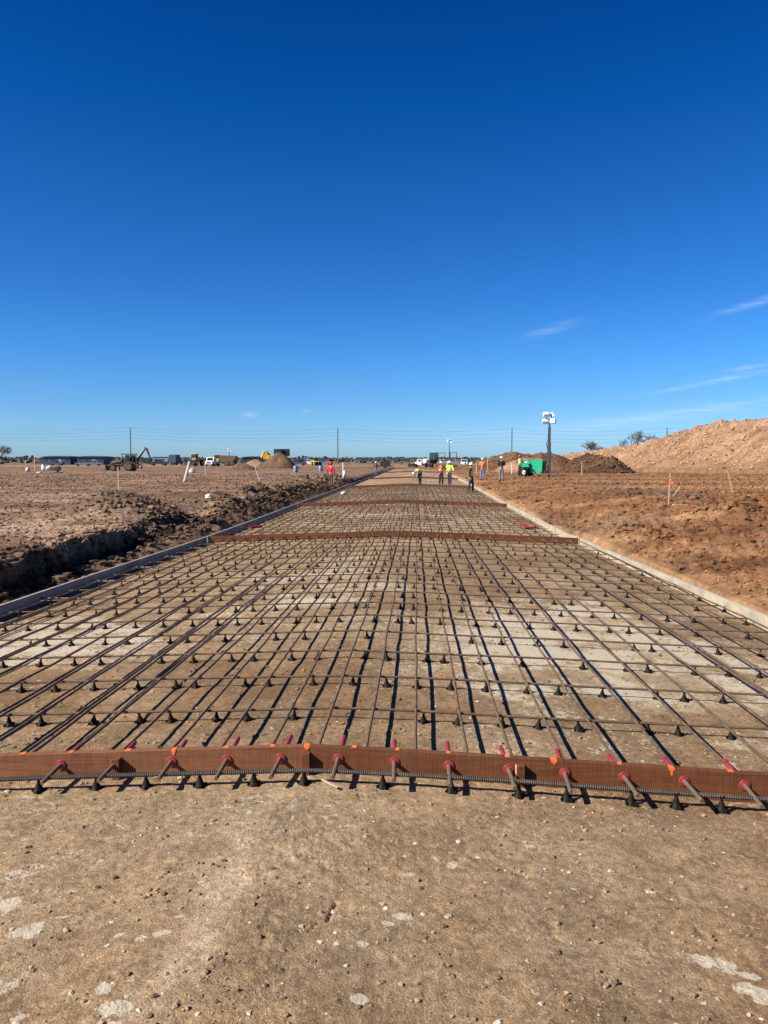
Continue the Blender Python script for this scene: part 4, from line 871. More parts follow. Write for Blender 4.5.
barrel(296, 98, 'blue grey barrel standing alone in the field'); barrel(321, 110, 'blue grey barrel nearer the person in red', .3, .8)
# dark pump at the far left
x = X_at(59, 92); root = thing('site_pump', 'small dark engine pump on a skid in the left field', 'pump', (x, 92, gz(x, 92)))
mb = MB(); mb.box((0, 0, .55), (.6, .5, .5), bev=.05); mb.build('engine_housing', MT['dark'], root)
mb = MB(); mb.box((0, 0, .06), (.9, .6, .1), bev=.02); mb.box((0, 0, .2), (.15, .3, .25)); mb.build('skid', MT['dark'], root)
mb = MB(); mb.cyl((.15, 0, .8), (.15, 0, 1.05), .05, 8); mb.build('exhaust', MT['dark'], root)
mb = MB(); mb.cyl((-.42, -.1, .45), (-.42, .1, .45), .18, 14); mb.build('wheel', MT['tyre'], root)

# ------------------------------------------------------------------ LIGHT TOWERS
def light_tower(px, Y, label, mh, body, face=0, sc=1.0, px_mast=None):
    x = X_at(px, Y); z = gz(x, Y); root = thing('light_tower', label, 'light tower', (x, Y, z), face)
    g = MT['green'] if body == 'green' else MT['white']
    mb = MB(); mb.prism([(-1.0, .62), (-.12, .62), (.02, .26), (.95, .26), (1.0, 1.28), (.92, 1.36), (-.95, 1.36), (-1.03, 1.26)], -.6, .6); mb.build('generator_cover', g, root)
    mb = MB(); mb.box((.0, -.606, .98), (.02, .012, .7)); mb.box((.1, -.606, .72), (.12, .012, .05)); mb.box((1.004, 0, .85), (.03, .9, .7), bev=.005); mb.build('vent_panel', MT['dark'], root)
    mb = MB(); mb.box((-.38, -.607, 1.16), (.22, .01, .10), bev=.004); mb.build('decal', MT['whitep'], root)
    mb = MB(); mb.box((0.1, 0, .36), (2.2, .9, .1), bev=.01); mb.box((1.6, 0, .36), (1.2, .12, .1), bev=.01); mb.build('chassis', MT['dark'], root)
    for s in (-1, 1):
        w = MB(); w.tube([(-.45, s * .62, .33), (-.45, s * .66, .33), (-.45, s * .78, .33), (-.45, s * .82, .33)], [.27, .33, .33, .27], 20); wo = w.build('wheel', MT['tyre'], root)
        w = MB(); w.tube([(-.45, s * .80, .33), (-.45, s * .835, .33)], [.19, .16], 16); w.build('rim', MT['whitep'], wo)
        w = MB(); w.tube([(-.45, s * .83, .33), (-.45, s * .85, .33)], .05, 10); w.build('hub', MT['dark'], wo)
        w = MB(); w.prism([(-.95, .48), (-.88, .68), (-.7, .76), (-.2, .76), (-.02, .68), (.05, .48), (-.02, .48), (-.08, .64), (-.22, .71), (-.68, .71), (-.82, .64), (-.88, .48)], s * .60, s * .86); w.build('mudguard', MT['dark'], root)
        for dx in (1.0, -.9):
            w = MB(); w.cyl((dx, s * .55, .35), (dx, s * 1.0, .35), .03, 6); w.cyl((dx, s * 1.0, .42), (dx, s * 1.0, .03), .025, 6); w.cyl((dx, s * 1.0, .0), (dx, s * 1.0, .03), .09, 10); w.build('outrigger', MT['dark'], root)
    w = MB(); w.cyl((2.1, 0, .4), (2.1, 0, .02), .035, 8); w.build('jack_stand', MT['dark'], root)
    mxx = 1.35
    w = MB(); w.box((mxx, 0, .3 + (mh - .3) * .28), (.22, .22, (mh - .3) * .56)); w.box((mxx, 0, mh * .62), (.18, .18, mh * .5)); w.box((mxx, 0, mh * .88), (.12, .12, mh * .25)); w.box((mxx - .12, 0, mh * .52), (.1, .2, .3)); w.box((mxx + .11, 0, mh * .42), (.1, .18, .25)); mo = w.build('mast', MT['dark'], root)
    pts = [(mxx - .12 + .09 * math.sin(i * .9), -.08, mh * .72 - i * .13) for i in range(12)]
    w = MB(); w.tube(pts, .022, 5); w.build('coiled_cable', MT['black'], mo)
    w = MB(); w.box((mxx, 0, mh + .02), (.8, .08, .08)); w.cyl((mxx - .28, 0, mh), (mxx - .28, 0, mh + .32), .03, 6); w.cyl((mxx + .28, 0, mh), (mxx + .28, 0, mh + .32), .03, 6); w.build('crossbar', MT['dark'], root)
    for (lx_, lz, tilt, tw) in ((-.33, -.16, 60, 25), (.33, -.14, 8, -12), (-.28, .40, 55, 40), (.26, .36, -25, -60)):
        rot = Matrix.Rotation(R(tw), 3, 'Z') @ Matrix.Rotation(R(-tilt), 3, 'X')
        bz = Vector((mxx + lx_, -.12, mh + lz)); w = MB(); w.box(bz, (.50, .26, .40), rot, bev=.05, taper=.8); lo = w.build('floodlight', MT['white'], root)
        w = MB(); w.box(bz + rot @ Vector((0, -.125, 0)), (.46, .02, .34), rot, bev=.008); w.build('lens', MT['lamp'] if tilt > 0 else MT['dark'], lo)
    return root
lt = light_tower(533, 63.5, 'green wheeled light tower with white floodlights on a tall mast', 4.6, 'green', R(-26))
lt.location.x = X_at(547, 63.5) - 1.35 * math.cos(R(26))
light_tower(444, 205, 'distant light tower rising behind the two hi-vis workers', 6.5, 'white')
light_tower(226, 235, 'distant light tower behind the hauler on the left', 4.6, 'white')

# ------------------------------------------------------------------ PEOPLE
def skin_mesh(name, nodes, edges, m, parent, lvl=2, root=0):
    me = bpy.data.meshes.new(name); me.from_pydata([n_[0] for n_ in nodes], edges, []); o = bpy.data.objects.new(name, me); C.objects.link(o)
    md = o.modifiers.new('Skin', 'SKIN'); md.branch_smoothing = .6; md.use_smooth_shade = True
    for i, n_ in enumerate(nodes):
        r = n_[1]; r = (r, r) if isinstance(r, (int, float)) else r
        sv = me.skin_vertices[0].data[i]; sv.radius = r; sv.use_root = (i == root)
    sb = o.modifiers.new('Sub', 'SUBSURF'); sb.levels = lvl; sb.render_levels = lvl
    bpy.context.view_layer.update(); dg = bpy.context.evaluated_depsgraph_get(); nm = bpy.data.meshes.new_from_object(o.evaluated_get(dg))
    o.modifiers.clear(); o.data = nm; nm.materials.clear(); nm.materials.append(m); nm.polygons.foreach_set('use_smooth', [True] * len(nm.polygons)); nm.name = name
    o.parent = parent; return o
def person(px, Y, face, H, label, top, legs, vest=None, hat='white', pose='stand', arms='down', X=None, z=None, hood=False, tape=True):
    x = X_at(px, Y) if X is None else X; z = gz(x, Y) if z is None else z
    root = thing('person', label, 'person', (x, Y, z), face); k = H / 1.75; root.scale = (k, k, k)
    # joints, facing -Y (towards the camera when face=0)
    st = {'stand': 0., 'walk': .13, 'bend': .05}[pose]
    def J(side):
        s = side; f = st * s
        return {'hip': (s * .085, 0, .90), 'knee': (s * .10, -.03 - f * .6, .49), 'ank': (s * .105, f * 1.0 * -.9 + .02, .09), 'toe': (s * .115, -.15 - f * .9, .035)}
    if pose == 'bend':
        pel = (0, .10, .92); sp = (0, -.08, 1.06); ch = (0, -.30, 1.06); nk = (0, -.46, .99); hb = (0, -.52, .95); ht = (0, -.60, .84); shz = (-.37, 1.03)
    else:
        pel = (0, 0, .93); sp = (0, .0, 1.12); ch = (0, -.01, 1.34); nk = (0, -.01, 1.49); hb = (0, -.015, 1.575); ht = (0, -.02, 1.68); shz = (-.01, 1.42)
    nodes = [(pel, (.135, .105)), (sp, (.125, .095)), (ch, (.15, .105)), (nk, .052), (hb, (.078, .09)), (ht, (.072, .085))]; ed = [(0, 1), (1, 2), (2, 3), (3, 4), (4, 5)]
    nose = tuple(Vector(hb) + (Vector((0, -.10, .035)) if pose != 'bend' else Vector((0, -.03, -.11)))); nodes.append((nose, .014)); ed.append((4, 6))
    arm = {}; leg = {}
    for s in (-1, 1):
        j = J(s); b = len(nodes); nodes += [(j['hip'], .085), (j['knee'], .058), (j['ank'], .042), (j['toe'], .035)]; ed += [(0, b), (b, b + 1), (b + 1, b + 2), (b + 2, b + 3)]; leg[s] = [j['hip'], j['knee'], j['ank'], j['toe']]
        sh = Vector((s * .175, shz[0], shz[1]))
        a = arms if isinstance(arms, str) else arms[0 if s < 0 else 1]
        if pose == 'bend': elb = sh + Vector((s * .03, -.03, -.28)); wr = elb + Vector((-s * .02, -.08, -.24))
        elif a == 'down': elb = sh + Vector((s * .07, .03, -.29)); wr = elb + Vector((s * .0, -.07, -.25))
        elif a == 'hip': elb = sh + Vector((s * .17, .06, -.24)); wr = elb + Vector((-s * .16, -.10, -.16))
        elif a == 'front': elb = sh + Vector((s * .06, -.03, -.28)); wr = elb + Vector((-s * .08, -.22, .03))
        elif a == 'out': elb = sh + Vector((s * .12, -.02, -.27)); wr = elb + Vector((s * .05, -.19, -.1))
        d = (wr - elb).normalized(); palm = wr + d * .06; b = len(nodes)
        nodes += [(tuple(sh), .06), (tuple(elb), .042), (tuple(wr), .027), (tuple(palm), (.036, .018))]; ed += [(2, b), (b, b + 1), (b + 1, b + 2), (b + 2, b + 3)]; arm[s] = [tuple(sh), tuple(elb), tuple(wr)]
        side = Vector((0, 1, 0)) if abs(d.y) < .8 else Vector((0, 0, 1)); side = (side - d * side.dot(d)).normalized(); nrm = d.cross(side)
        for q, ln in enumerate((.07, .08, .075, .06)):
            b2 = len(nodes); o_ = side * (-.027 + .018 * q); p1 = palm + d * .035 + o_; p2 = p1 + d * ln * .55; p3 = p2 + (d * .7 + nrm * .5 * -s).normalized() * ln * .5
            nodes += [(tuple(p1), .009), (tuple(p2), .0085), (tuple(p3), .007)]; ed += [(b + 3, b2), (b2, b2 + 1), (b2 + 1, b2 + 2)]
        b2 = len(nodes); p1 = palm - side * .03 - d * .01; p2 = p1 - side * .022 + d * .035; nodes += [(tuple(p1), .011), (tuple(p2), .009)]; ed += [(b + 3, b2), (b2, b2 + 1)]
    skin_mesh('body', nodes, ed, MT['skin'], root, 1)
    for s in (-1, 1):
        eye = Vector(hb) + (Vector((s * .032, -.083, .055)) if pose != 'bend' else Vector((s * .032, -.06, -.07))); mb = MB(); mb.lathe([(.001, -.011), (.009, -.006), (.011, 0), (.009, .006), (.001, .011)], 8, tuple(eye)); mb.build('eye', MT['dark'], root)
    # trousers
    n2 = [(pel, (.16, .13)), (tuple(Vector(pel).lerp(Vector(sp), .5)), (.15, .12))]; e2 = [(0, 1)]
    for s in (-1, 1):
        h_, kn, an, to = leg[s]; b = len(n2); n2 += [(h_, .105), (kn, .078), (tuple(Vector(an) + Vector((0, 0, .02))), .068)]; e2 += [(0, b), (b, b + 1), (b + 1, b + 2)]
    skin_mesh('trousers', n2, e2, legs, root, 1)
    for s in (-1, 1):
        h_, kn, an, to = leg[s]; skin_mesh('boot', [(tuple(Vector(an) + Vector((0, 0, .05))), .058), (an, .06), (tuple(Vector(to).lerp(Vector(an), .4) + Vector((0, 0, -.005))), .05), (to, .042)], [(0, 1), (1, 2), (2, 3)], MT['boot'], root, 1)
    n3 = [(tuple(Vector(pel).lerp(Vector(sp), .25)), (.165, .135)), (sp, (.155, .125)), (ch, (.18, .135)), (tuple(Vector(ch).lerp(Vector(nk), .7)), .085)]; e3 = [(0, 1), (1, 2), (2, 3)]
    for s in (-1, 1):
        b = len(n3); n3 += [(arm[s][0], .08), (arm[s][1], .06), (arm[s][2], .046)]; e3 += [(2, b), (b, b + 1), (b + 1, b + 2)]
    skin_mesh('jacket', n3, e3, top, root, 1)
    if vest:
        n4 = [(tuple(Vector(pel).lerp(Vector(sp), .1)), (.18, .15)), (sp, (.172, .142)), (ch, (.198, .152)), (tuple(Vector(ch).lerp(Vector(nk), .75)), (.14, .10))]
        vo = skin_mesh('vest', n4, [(0, 1), (1, 2), (2, 3)], vest, root, 1)
        if pose != 'bend':
            mb = MB(); pr = []
            for (zz, rx_, ry_) in ((1.10, .182, .152), (1.15, .182, .152)):
                pr.append([(rx_ * math.cos(t * math.pi / 12), ry_ * math.sin(t * math.pi / 12), zz) for t in range(24)])
            mb.add(pr[0] + pr[1], [(t, (t + 1) % 24, 24 + (t + 1) % 24, 24 + t) for t in range(24)]); mb.build('reflective_band', MT['silver'], vo)
    hc = Vector(hb).lerp(Vector(ht), .75); up = (Vector(ht) - Vector(hb)).normalized(); q = Vector((0, 0, 1)).rotation_difference(up).to_matrix().to_4x4(); q.translation = hc
    if hood:
        mb = MB(); mb.lathe([(.09, -.13), (.115, -.06), (.12, .02), (.10, .08), (.05, .115), (.001, .12)], 14); o = mb.build('hood', top, root); o.matrix_local = q
    elif hat:
        mb = MB(); mb.lathe([(.150, -.008), (.150, .0), (.118, .008), (.116, .04), (.10, .085), (.06, .115), (.001, .125)], 18); mb.box((0, -.14, .0), (.14, .07, .012), bev=.004); mb.box((0, 0, .118), (.025, .17, .018), bev=.005)
        o = mb.build('hard_hat', hat if not isinstance(hat, str) else MT['whitep'], root); o.matrix_local = q
    else:
        mb = MB(); mb.lathe([(.085, -.06), (.098, .0), (.09, .05), (.05, .082), (.001, .088)], 14); o = mb.build('hair', MT['hair'], root); o.matrix_local = q @ Matrix.Translation((0, .015, 0))
    return root
M_ = MT
person(331, 53, R(160), 1.80, 'person in a red hooded jacket and dark trousers outside the left form', M_['redc'], M_['brownc'], None, None, 'walk', 'down', hood=True)
person(376, 92, R(15), 1.72, 'person in dark clothing and white hard hat at the far left form', M_['brownc'], M_['denim'], None, 'white', 'stand', 'hip', z=rz(-4.6, 92))
person(420, 54, R(-50), 1.72, 'worker in a green vest bending over the end of the grid', M_['greyc'], M_['denimd'], M_['yelc'], 'white', 'bend', z=rz(0, 54))
person(441, 55.5, R(10), 1.75, 'worker in an orange and yellow vest and white hard hat', M_['maroon'], M_['blackc'], M_['orangec'], 'white', 'stand', 'hip', z=rz(1.6, 55))
person(449.5, 58, R(-20), 1.80, 'worker in bright yellow hi-vis jacket standing beside the orange vest', M_['yelc'], M_['denimd'], M_['yelc'], 'white', 'walk', ('hip', 'out'), z=rz(2.3, 58))
person(470.5, 45, R(70), 1.74, 'worker in black with a yellow vest stepping by the right form', M_['blackc'], M_['denimd'], M_['yelc'], 'white', 'walk', 'down', z=rz(3.2, 45) )
person(482, 62, R(170), 1.76, 'worker in an orange hi-vis shirt and blue jeans', M_['orangec'], M_['denim'], None, 'white', 'stand', 'front')
person(501, 56, R(180), 1.76, 'workman in dark jacket and grey trousers seen from behind', M_['blackc'], M_['greyc'], None, 'white', 'stand', 'front')
person(519.5, 62.5, R(-60), 1.76, 'worker in a green vest with a red brown hat beside the generator', M_['brownc'], M_['blackc'], M_['greenc'], M_['maroon'], 'stand', ('front', 'hip'))
person(528.5, 67.5, R(90), 1.78, 'dark haired person in black half hidden behind the generator', M_['blackc'], M_['blackc'], None, None, 'stand', 'front')

# ------------------------------------------------------------------ MACHINES (built facing -X unless noted)
def wheel(parent, c, r, w, side=1, rim=None, n=22):
    mb = MB(); x, y, z = c; h = w / 2
    mb.tube([(x, y - h, z), (x, y - h * .9, z), (x, y - h * .6, z), (x, y + h * .6, z), (x, y + h * .9, z), (x, y + h, z)], [r * .75, r * .93, r, r, r * .93, r * .75], n)
    for k in range(16):
        t = 2 * math.pi * k / 16; mb.box((x + r * math.cos(t), y, z + r * math.sin(t)), (.06 * r + .02, w * .85, .07 * r + .02), Matrix.Rotation(-t, 3, 'Y') @ Matrix.Rotation(.3, 3, 'X'))
    wo = mb.build('wheel', MT['tyre'], parent)
    m2 = MB(); m2.tube([(x, y - h * 1.02, z), (x, y + h * 1.02, z)], r * .55, 16); m2.tube([(x, y - h * 1.1, z), (x, y + h * 1.1, z)], r * .2, 10); m2.build('rim', rim or MT['dark'], wo); return wo
def machine(name, label, cat, px, Y, face, scale=1, zoff=0):
    x = X_at(px, Y); r = thing(name, label, cat, (x, Y, gz(x, Y) + zoff), face); r.scale = (scale,) * 3; return r
def P(root, name, m, fn):
    mb = MB(); fn(mb); return mb.build(name, m, root)
# backhoe: loader bucket to the left (-X), boom to the right (+X)
b = machine('backhoe_loader', 'muddy backhoe loader with raised rear boom in the left field', 'backhoe', 127, 112, R(0))
P(b, 'chassis', M_['brownm'], lambda m: m.box((-.2, 0, .95), (3.6, .8, .45), bev=.04).box((1.5, 0, .9), (.6, 1.6, .9), bev=.04))
P(b, 'bonnet', M_['brownm'], lambda m: m.prism([(-2.2, 1.0), (-2.2, 1.6), (-2.0, 1.8), (-.5, 1.95), (-.5, 1.0)], -.5, .5))
c = P(b, 'cab', M_['dark'], lambda m: [m.box((.55, 0, 2.82), (2.1, 1.75, .13), bev=.04), m.box((.5, 0, 1.25), (1.9, 1.5, .4), bev=.03)] + [m.cyl((xx, yy, 1.3), (xx2, yy, 2.8), .05, 6) for xx, xx2 in ((-.4, -.25), (.4, .4), (1.45, 1.4)) for yy in (-.75, .75)])
P(b, 'window', M_['glass'], lambda m: m.box((1.0, .70, 2.1), (.7, .02, 1.1)).box((.0, .70, 2.1), (.6, .02, 1.1)))
P(b, 'seat', M_['black'], lambda m: m.box((.6, 0, 1.6), (.5, .5, .15), bev=.04).box((.85, 0, 1.95), (.15, .5, .6), bev=.04))
P(b, 'exhaust', M_['dark'], lambda m: m.cyl((-1.3, .25, 1.7), (-1.3, .25, 2.4), .05, 8))
for s in (-1, 1):
    wheel(b, (.75, s * .85, .72), .74, .45, rim=M_['brownm']); wheel(b, (-1.75, s * .8, .48), .48, .32, rim=M_['brownm'])
    P(b, 'mudguard', M_['brownm'], lambda m: m.prism([(-.05, 1.3), (.2, 1.55), (1.1, 1.6), (1.5, 1.3), (1.4, 1.25), (1.08, 1.5), (.25, 1.46), (.02, 1.25)], s * .62, s * 1.08))
    P(b, 'loader_arm', M_['brownm'], lambda m: m.tube([(-.6, s * .55, 1.6), (-2.0, s * .58, 1.35), (-2.9, s * .58, .5)], [.12, .12, .08], 6))
    P(b, 'hydraulic_ram', M_['chrome'], lambda m: m.tube([(-.9, s * .5, 1.1), (-2.2, s * .56, 1.15)], .05, 6))
P(b, 'loader_bucket', M_['brownm'], lambda m: m.prism([(-2.85, .9), (-2.8, .15), (-3.75, .1), (-3.75, .16), (-2.95, .25), (-2.98, .95), (-3.1, 1.0), (-3.1, 1.06), (-2.85, 1.0)], -1.1, 1.1))
P(b, 'boom', M_['brownm'], lambda m: m.tube([(1.8, 0, 1.1), (1.95, 0, 1.9), (2.5, 0, 2.9), (3.25, 0, 3.75)], [.22, .24, .2, .13], 4, smooth=False))
P(b, 'dipper_arm', M_['brownm'], lambda m: m.tube([(3.05, 0, 3.95), (3.4, 0, 3.7), (3.75, 0, 2.6), (3.95, 0, 1.85)], [.1, .18, .15, .1], 4, smooth=False))
P(b, 'hydraulic_ram', M_['chrome'], lambda m: m.tube([(2.2, .0, 2.7), (3.1, 0, 3.95)], .06, 6))
P(b, 'bucket', M_['dark'], lambda m: m.prism([(4.0, 1.85), (4.05, 1.45), (3.6, 1.2), (3.0, 1.35), (2.75, 1.65), (2.95, 1.95), (3.0, 1.9), (2.9, 1.68), (3.1, 1.5), (3.6, 1.4), (3.85, 1.6), (3.8, 1.9)], -.35, .35).box((3.35, 0, 1.6), (.8, .7, .4)))
P(b, 'stabiliser', M_['dark'], lambda m: m.tube([(1.9, -.6, 1.1), (2.3, -.9, .9), (2.1, -1.0, .35)], .1, 5).tube([(1.9, .6, 1.1), (2.3, .9, .9), (2.1, 1.0, .35)], .1, 5))
b.scale = (.93, .93, .88)
# wheel loader seen from the front
def loader(px, Y, face, label, sc=1):
    b = machine('wheel_loader', label, 'wheel loader', px, Y, face, sc)
    P(b, 'body', M_['yellow'], lambda m: m.box((1.2, 0, 1.6), (2.4, 1.7, .95), bev=.1).box((-1, 0, 1.1), (1.6, .9, .6), bev=.05))
    P(b, 'cab', M_['yellow'], lambda m: m.box((-.2, 0, 3.25), (1.6, 1.5, .14), bev=.05).box((-.2, 0, 1.8), (1.5, 1.4, .4), bev=.05))
    P(b, 'window', M_['glass'], lambda m: m.box((-.2, 0, 2.6), (1.35, 1.3, 1.2), bev=.05))
    for s in (-1, 1):
        wheel(b, (1.5, s * 1.15, .82), .82, .6, rim=M_['yellow']); wheel(b, (-1.5, s * 1.15, .82), .82, .6, rim=M_['yellow'])
        P(b, 'lift_arm', M_['yellow'], lambda m: m.tube([(-.7, s * .5, 1.9), (-2.1, s * .5, 1.5), (-2.8, s * .5, .6)], .13, 4, smooth=False))
        P(b, 'headlight', M_['lamp'], lambda m: m.box((-1.1, s * .75, 2.1), (.12, .22, .18), bev=.02))
    P(b, 'bucket', M_['dark'], lambda m: m.prism([(-2.8, 1.2), (-2.75, .2), (-3.9, .12), (-3.9, .2), (-2.95, .32), (-3.0, 1.25), (-3.2, 1.4), (-3.2, 1.48)], -1.5, 1.5))
    return b
loader(196, 205, R(75), 'yellow wheel loader facing the camera beside a white truck')
def truck(px, Y, face, label, m, sc=1, bed='box', bm_=None):
    b = machine('truck', label, 'truck', px, Y, face, sc)
    P(b, 'cab', m, lambda q: q.prism([(-3.2, .6), (-3.2, 1.35), (-2.3, 1.5), (-1.9, 2.45), (-.7, 2.5), (-.6, .6)], -1.05, 1.05))
    P(b, 'windscreen', M_['glass'], lambda q: q.add([(-2.29, -.9, 1.55), (-2.29, .9, 1.55), (-1.95, .8, 2.35), (-1.95, -.8, 2.35)], [(0, 1, 2, 3)]))
    for s in (-1, 1):
        P(b, 'side_window', M_['glass'], lambda q: q.box((-1.3, s * 1.052, 1.95), (.8, .01, .6)))
        P(b, 'headlight', M_['lamp'], lambda q: q.box((-3.21, s * .8, 1.05), (.04, .28, .18), bev=.01))
        wheel(b, (-2.4, s * .95, .48), .48, .3); wheel(b, (1.6, s * .95, .48), .48, .35)
    P(b, 'grille', M_['dark'], lambda q: q.box((-3.21, 0, 1.0), (.03, 1.1, .4))); P(b, 'bumper', M_['chrome'], lambda q: q.box((-3.28, 0, .6), (.15, 2.1, .22), bev=.03))
    P(b, 'frame', M_['dark'], lambda q: q.box((.8, 0, .65), (4.2, .9, .25)))
    if bed == 'box': P(b, 'cargo_box', bm_ or m, lambda q: q.box((1.2, 0, 2.1), (3.6, 2.4, 2.6), bev=.05))
    elif bed == 'flat': P(b, 'flatbed', bm_ or m, lambda q: q.box((1.1, 0, .95), (3.6, 2.3, .16), bev=.02).box((-.62, 0, 1.5), (.1, 2.2, 1.1)))
    elif bed == 'tank': P(b, 'tank', bm_ or m, lambda q: q.tube([(-.5, 0, 1.6), (-.3, 0, 1.6), (2.9, 0, 1.6), (3.1, 0, 1.6)], [.7, .9, .9, .7], 20))
    return b
truck(214, 200, R(82), 'white truck facing the camera in front of the brown hauler', M_['white'], .95, 'flat')
b = machine('articulated_hauler', 'brown and yellow dump hauler parked side on behind the white truck', 'hauler', 226, 212, R(0))
P(b, 'cab', M_['yellow'], lambda q: q.box((-2.3, 0, 1.6), (1.4, 1.8, .9), bev=.08).box((-2.3, 0, 3.05), (1.3, 1.6, .14), bev=.04).box((-3.2, 0, 1.4), (.9, 1.8, .8), bev=.1))
P(b, 'window', M_['glass'], lambda q: q.box((-2.3, 0, 2.5), (1.2, 1.5, 1.0), bev=.03))
P(b, 'dump_body', M_['brownm'], lambda q: q.prism([(-1.4, 1.5), (-1.5, 2.9), (-.9, 2.95), (3.0, 2.75), (3.3, 2.3), (2.4, 1.3), (-.8, 1.2)], -1.35, 1.35))
P(b, 'chassis', M_['dark'], lambda q: q.box((0, 0, 1.0), (5.6, 1.0, .35)))
for s in (-1, 1):
    for xx in (-2.8, .7, 2.2): wheel(b, (xx, s * 1.15, .75), .75, .5, rim=M_['brownm'])
# box trailer / dark truck next to the long trailer
truck(177, 250, R(-95), 'dark box truck seen from behind beside the blue grey container', M_['dark'], 1.0, 'box', M_['navy'])
# excavator loading behind the steep heap
b = machine('excavator', 'yellow excavator with black boom behind the steep brown heap', 'excavator', 275, 182, R(8), 1, .5)
for s in (-1, 1): P(b, 'track', M_['dark'], lambda q: q.prism([(-2, .35), (-1.7, .05), (1.7, .05), (2, .35), (2, .65), (1.7, .9), (-1.7, .9), (-2, .65)], s * .8, s * 1.4))
P(b, 'house', M_['yellow'], lambda q: q.box((.2, 0, 1.75), (3.6, 2.4, 1.0), bev=.12).prism([(-2.6, 1.3), (-2.7, 2.2), (-2.3, 2.9), (-1.7, 3.0), (-1.4, 2.2), (-1.4, 1.3)], -.3, .9))
P(b, 'cab', M_['dark'], lambda q: q.box((.9, -.6, 3.0), (2.0, 1.1, 1.5), bev=.1)); P(b, 'window', M_['glass'], lambda q: q.box((.9, -1.16, 3.1), (1.5, .02, 1.0)))
P(b, 'engine_cover', M_['dark'], lambda q: q.box((2.6, .2, 2.9), (2.0, 2.0, 1.7), bev=.15)); P(b, 'boom', M_['yellow'], lambda q: q.tube([(-1.0, .3, 2.1), (-2.0, .3, 3.2), (-2.6, .3, 3.1)], [.3, .26, .2], 4, smooth=False))
P(b, 'dipper_arm', M_['yellow'], lambda q: q.tube([(-2.5, .3, 3.3), (-3.1, .3, 1.6)], [.24, .16], 4, smooth=False)); P(b, 'bucket', M_['dark'], lambda q: q.prism([(-3.5, 1.5), (-2.8, 1.6), (-2.6, .9), (-3.1, .5), (-3.6, .9)], -.1, .7))
# compactors
def roller(px, Y, label):
    b = machine('soil_compactor', label, 'compactor', px, Y, R(90))
    P(b, 'engine_cover', M_['yellow'], lambda q: q.prism([(.3, .9), (.3, 1.9), (1.9, 1.75), (2.2, 1.5), (2.2, .9)], -.75, .75)); P(b, 'deck', M_['yellow'], lambda q: q.box((-.3, 0, 1.1), (1.4, 1.5, .5), bev=.05))
    P(b, 'canopy', M_['dark'], lambda q: [q.box((-.2, 0, 3.3), (1.2, 1.5, .12), bev=.04)] + [q.cyl((xx, yy, 1.3), (xx, yy, 3.3), .05, 6) for xx in (-.7, .3) for yy in (-.7, .7)])
    P(b, 'seat', M_['black'], lambda q: q.box((0, 0, 1.6), (.5, .5, .4), bev=.05)); P(b, 'drum', M_['chrome'], lambda q: q.tube([(-2.0, -1.0, .75), (-2.0, 1.0, .75)], .75, 24)); P(b, 'drum_frame', M_['yellow'], lambda q: q.box((-2.0, -1.1, .85), (1.9, .12, .4)).box((-2.0, 1.1, .85), (1.9, .12, .4)).box((-1.0, 0, .9), (.3, 2.2, .4)))
    for s in (-1, 1): wheel(b, (1.2, s * .85, .7), .7, .5, rim=M_['yellow'])
roller(441.5, 178, 'left one of two yellow compactors behind the hi-vis workers'); roller(453, 178, 'right one of two yellow compactors behind the hi-vis workers')
# grader-like dark tractor and white flatbed
b = machine('tractor', 'tall dark tractor parked by the white tanker near the slab end', 'tractor', 432.5, 185, R(60))
P(b, 'body', M_['dark'], lambda q: q.box((-1.2, 0, 1.5), (2.2, 1.0, .9), bev=.08).box((.5, 0, 1.3), (1.4, 1.3, .8), bev=.05)); P(b, 'cab', M_['dark'], lambda q: q.box((.5, 0, 3.5), (1.6, 1.6, .16), bev=.05).box((.5, 0, 1.9), (1.5, 1.5, .4)).cyl((-.2, -.7, 1.9), (-.2, -.7, 3.5), .06, 6).cyl((1.2, -.7, 1.9), (1.2, -.7, 3.5), .06, 6).cyl((-.2, .7, 1.9), (-.2, .7, 3.5), .06, 6).cyl((1.2, .7, 1.9), (1.2, .7, 3.5), .06, 6))
P(b, 'window', M_['glass'], lambda q: q.box((.5, 0, 2.75), (1.35, 1.35, 1.3)))
for s in (-1, 1): wheel(b, (.9, s * .95, .85), .85, .5); wheel(b, (-1.8, s * .85, .55), .55, .35)
truck(424, 192, R(-10), 'white tanker truck left of the tall dark tractor', M_['white'], .8, 'tank', M_['white'])
def pickup(px, Y, face, label, m, sc=1, grp=None):
    b = machine('pickup', label, 'pickup truck', px, Y, face, sc)
    if grp: b['group'] = grp
    P(b, 'body', m, lambda q: q.prism([(-2.7, .5), (-2.75, .95), (-2.6, 1.1), (-1.3, 1.18), (.5, 1.18), (2.7, 1.15), (2.75, .5)], -.95, .95)); P(b, 'cabin', m, lambda q: q.prism([(-1.25, 1.17), (-.6, 1.8), (.4, 1.85), (.65, 1.17)], -.82, .82))
    for s in (-1, 1):
        P(b, 'window', M_['glass'], lambda q: q.add([(-.95, s * .826, 1.22), (-.5, s * .826, 1.72), (.3, s * .826, 1.75), (.5, s * .826, 1.22)], [(0, 1, 2, 3)]))
        wheel(b, (-1.75, s * .85, .4), .4, .25); wheel(b, (1.75, s * .85, .4), .4, .25)
    P(b, 'windscreen', M_['glass'], lambda q: q.add([(-1.24, -.75, 1.22), (-1.24, .75, 1.22), (-.66, .7, 1.77), (-.66, -.7, 1.77)], [(0, 1, 2, 3)]))
pickup(464, 210, R(84), 'white pickup parked alone right of the compactors', M_['white'])
pickup(84, 215, R(10), 'grey pickup in front of the second dark hangar, left one', M_['bluew'], .75)
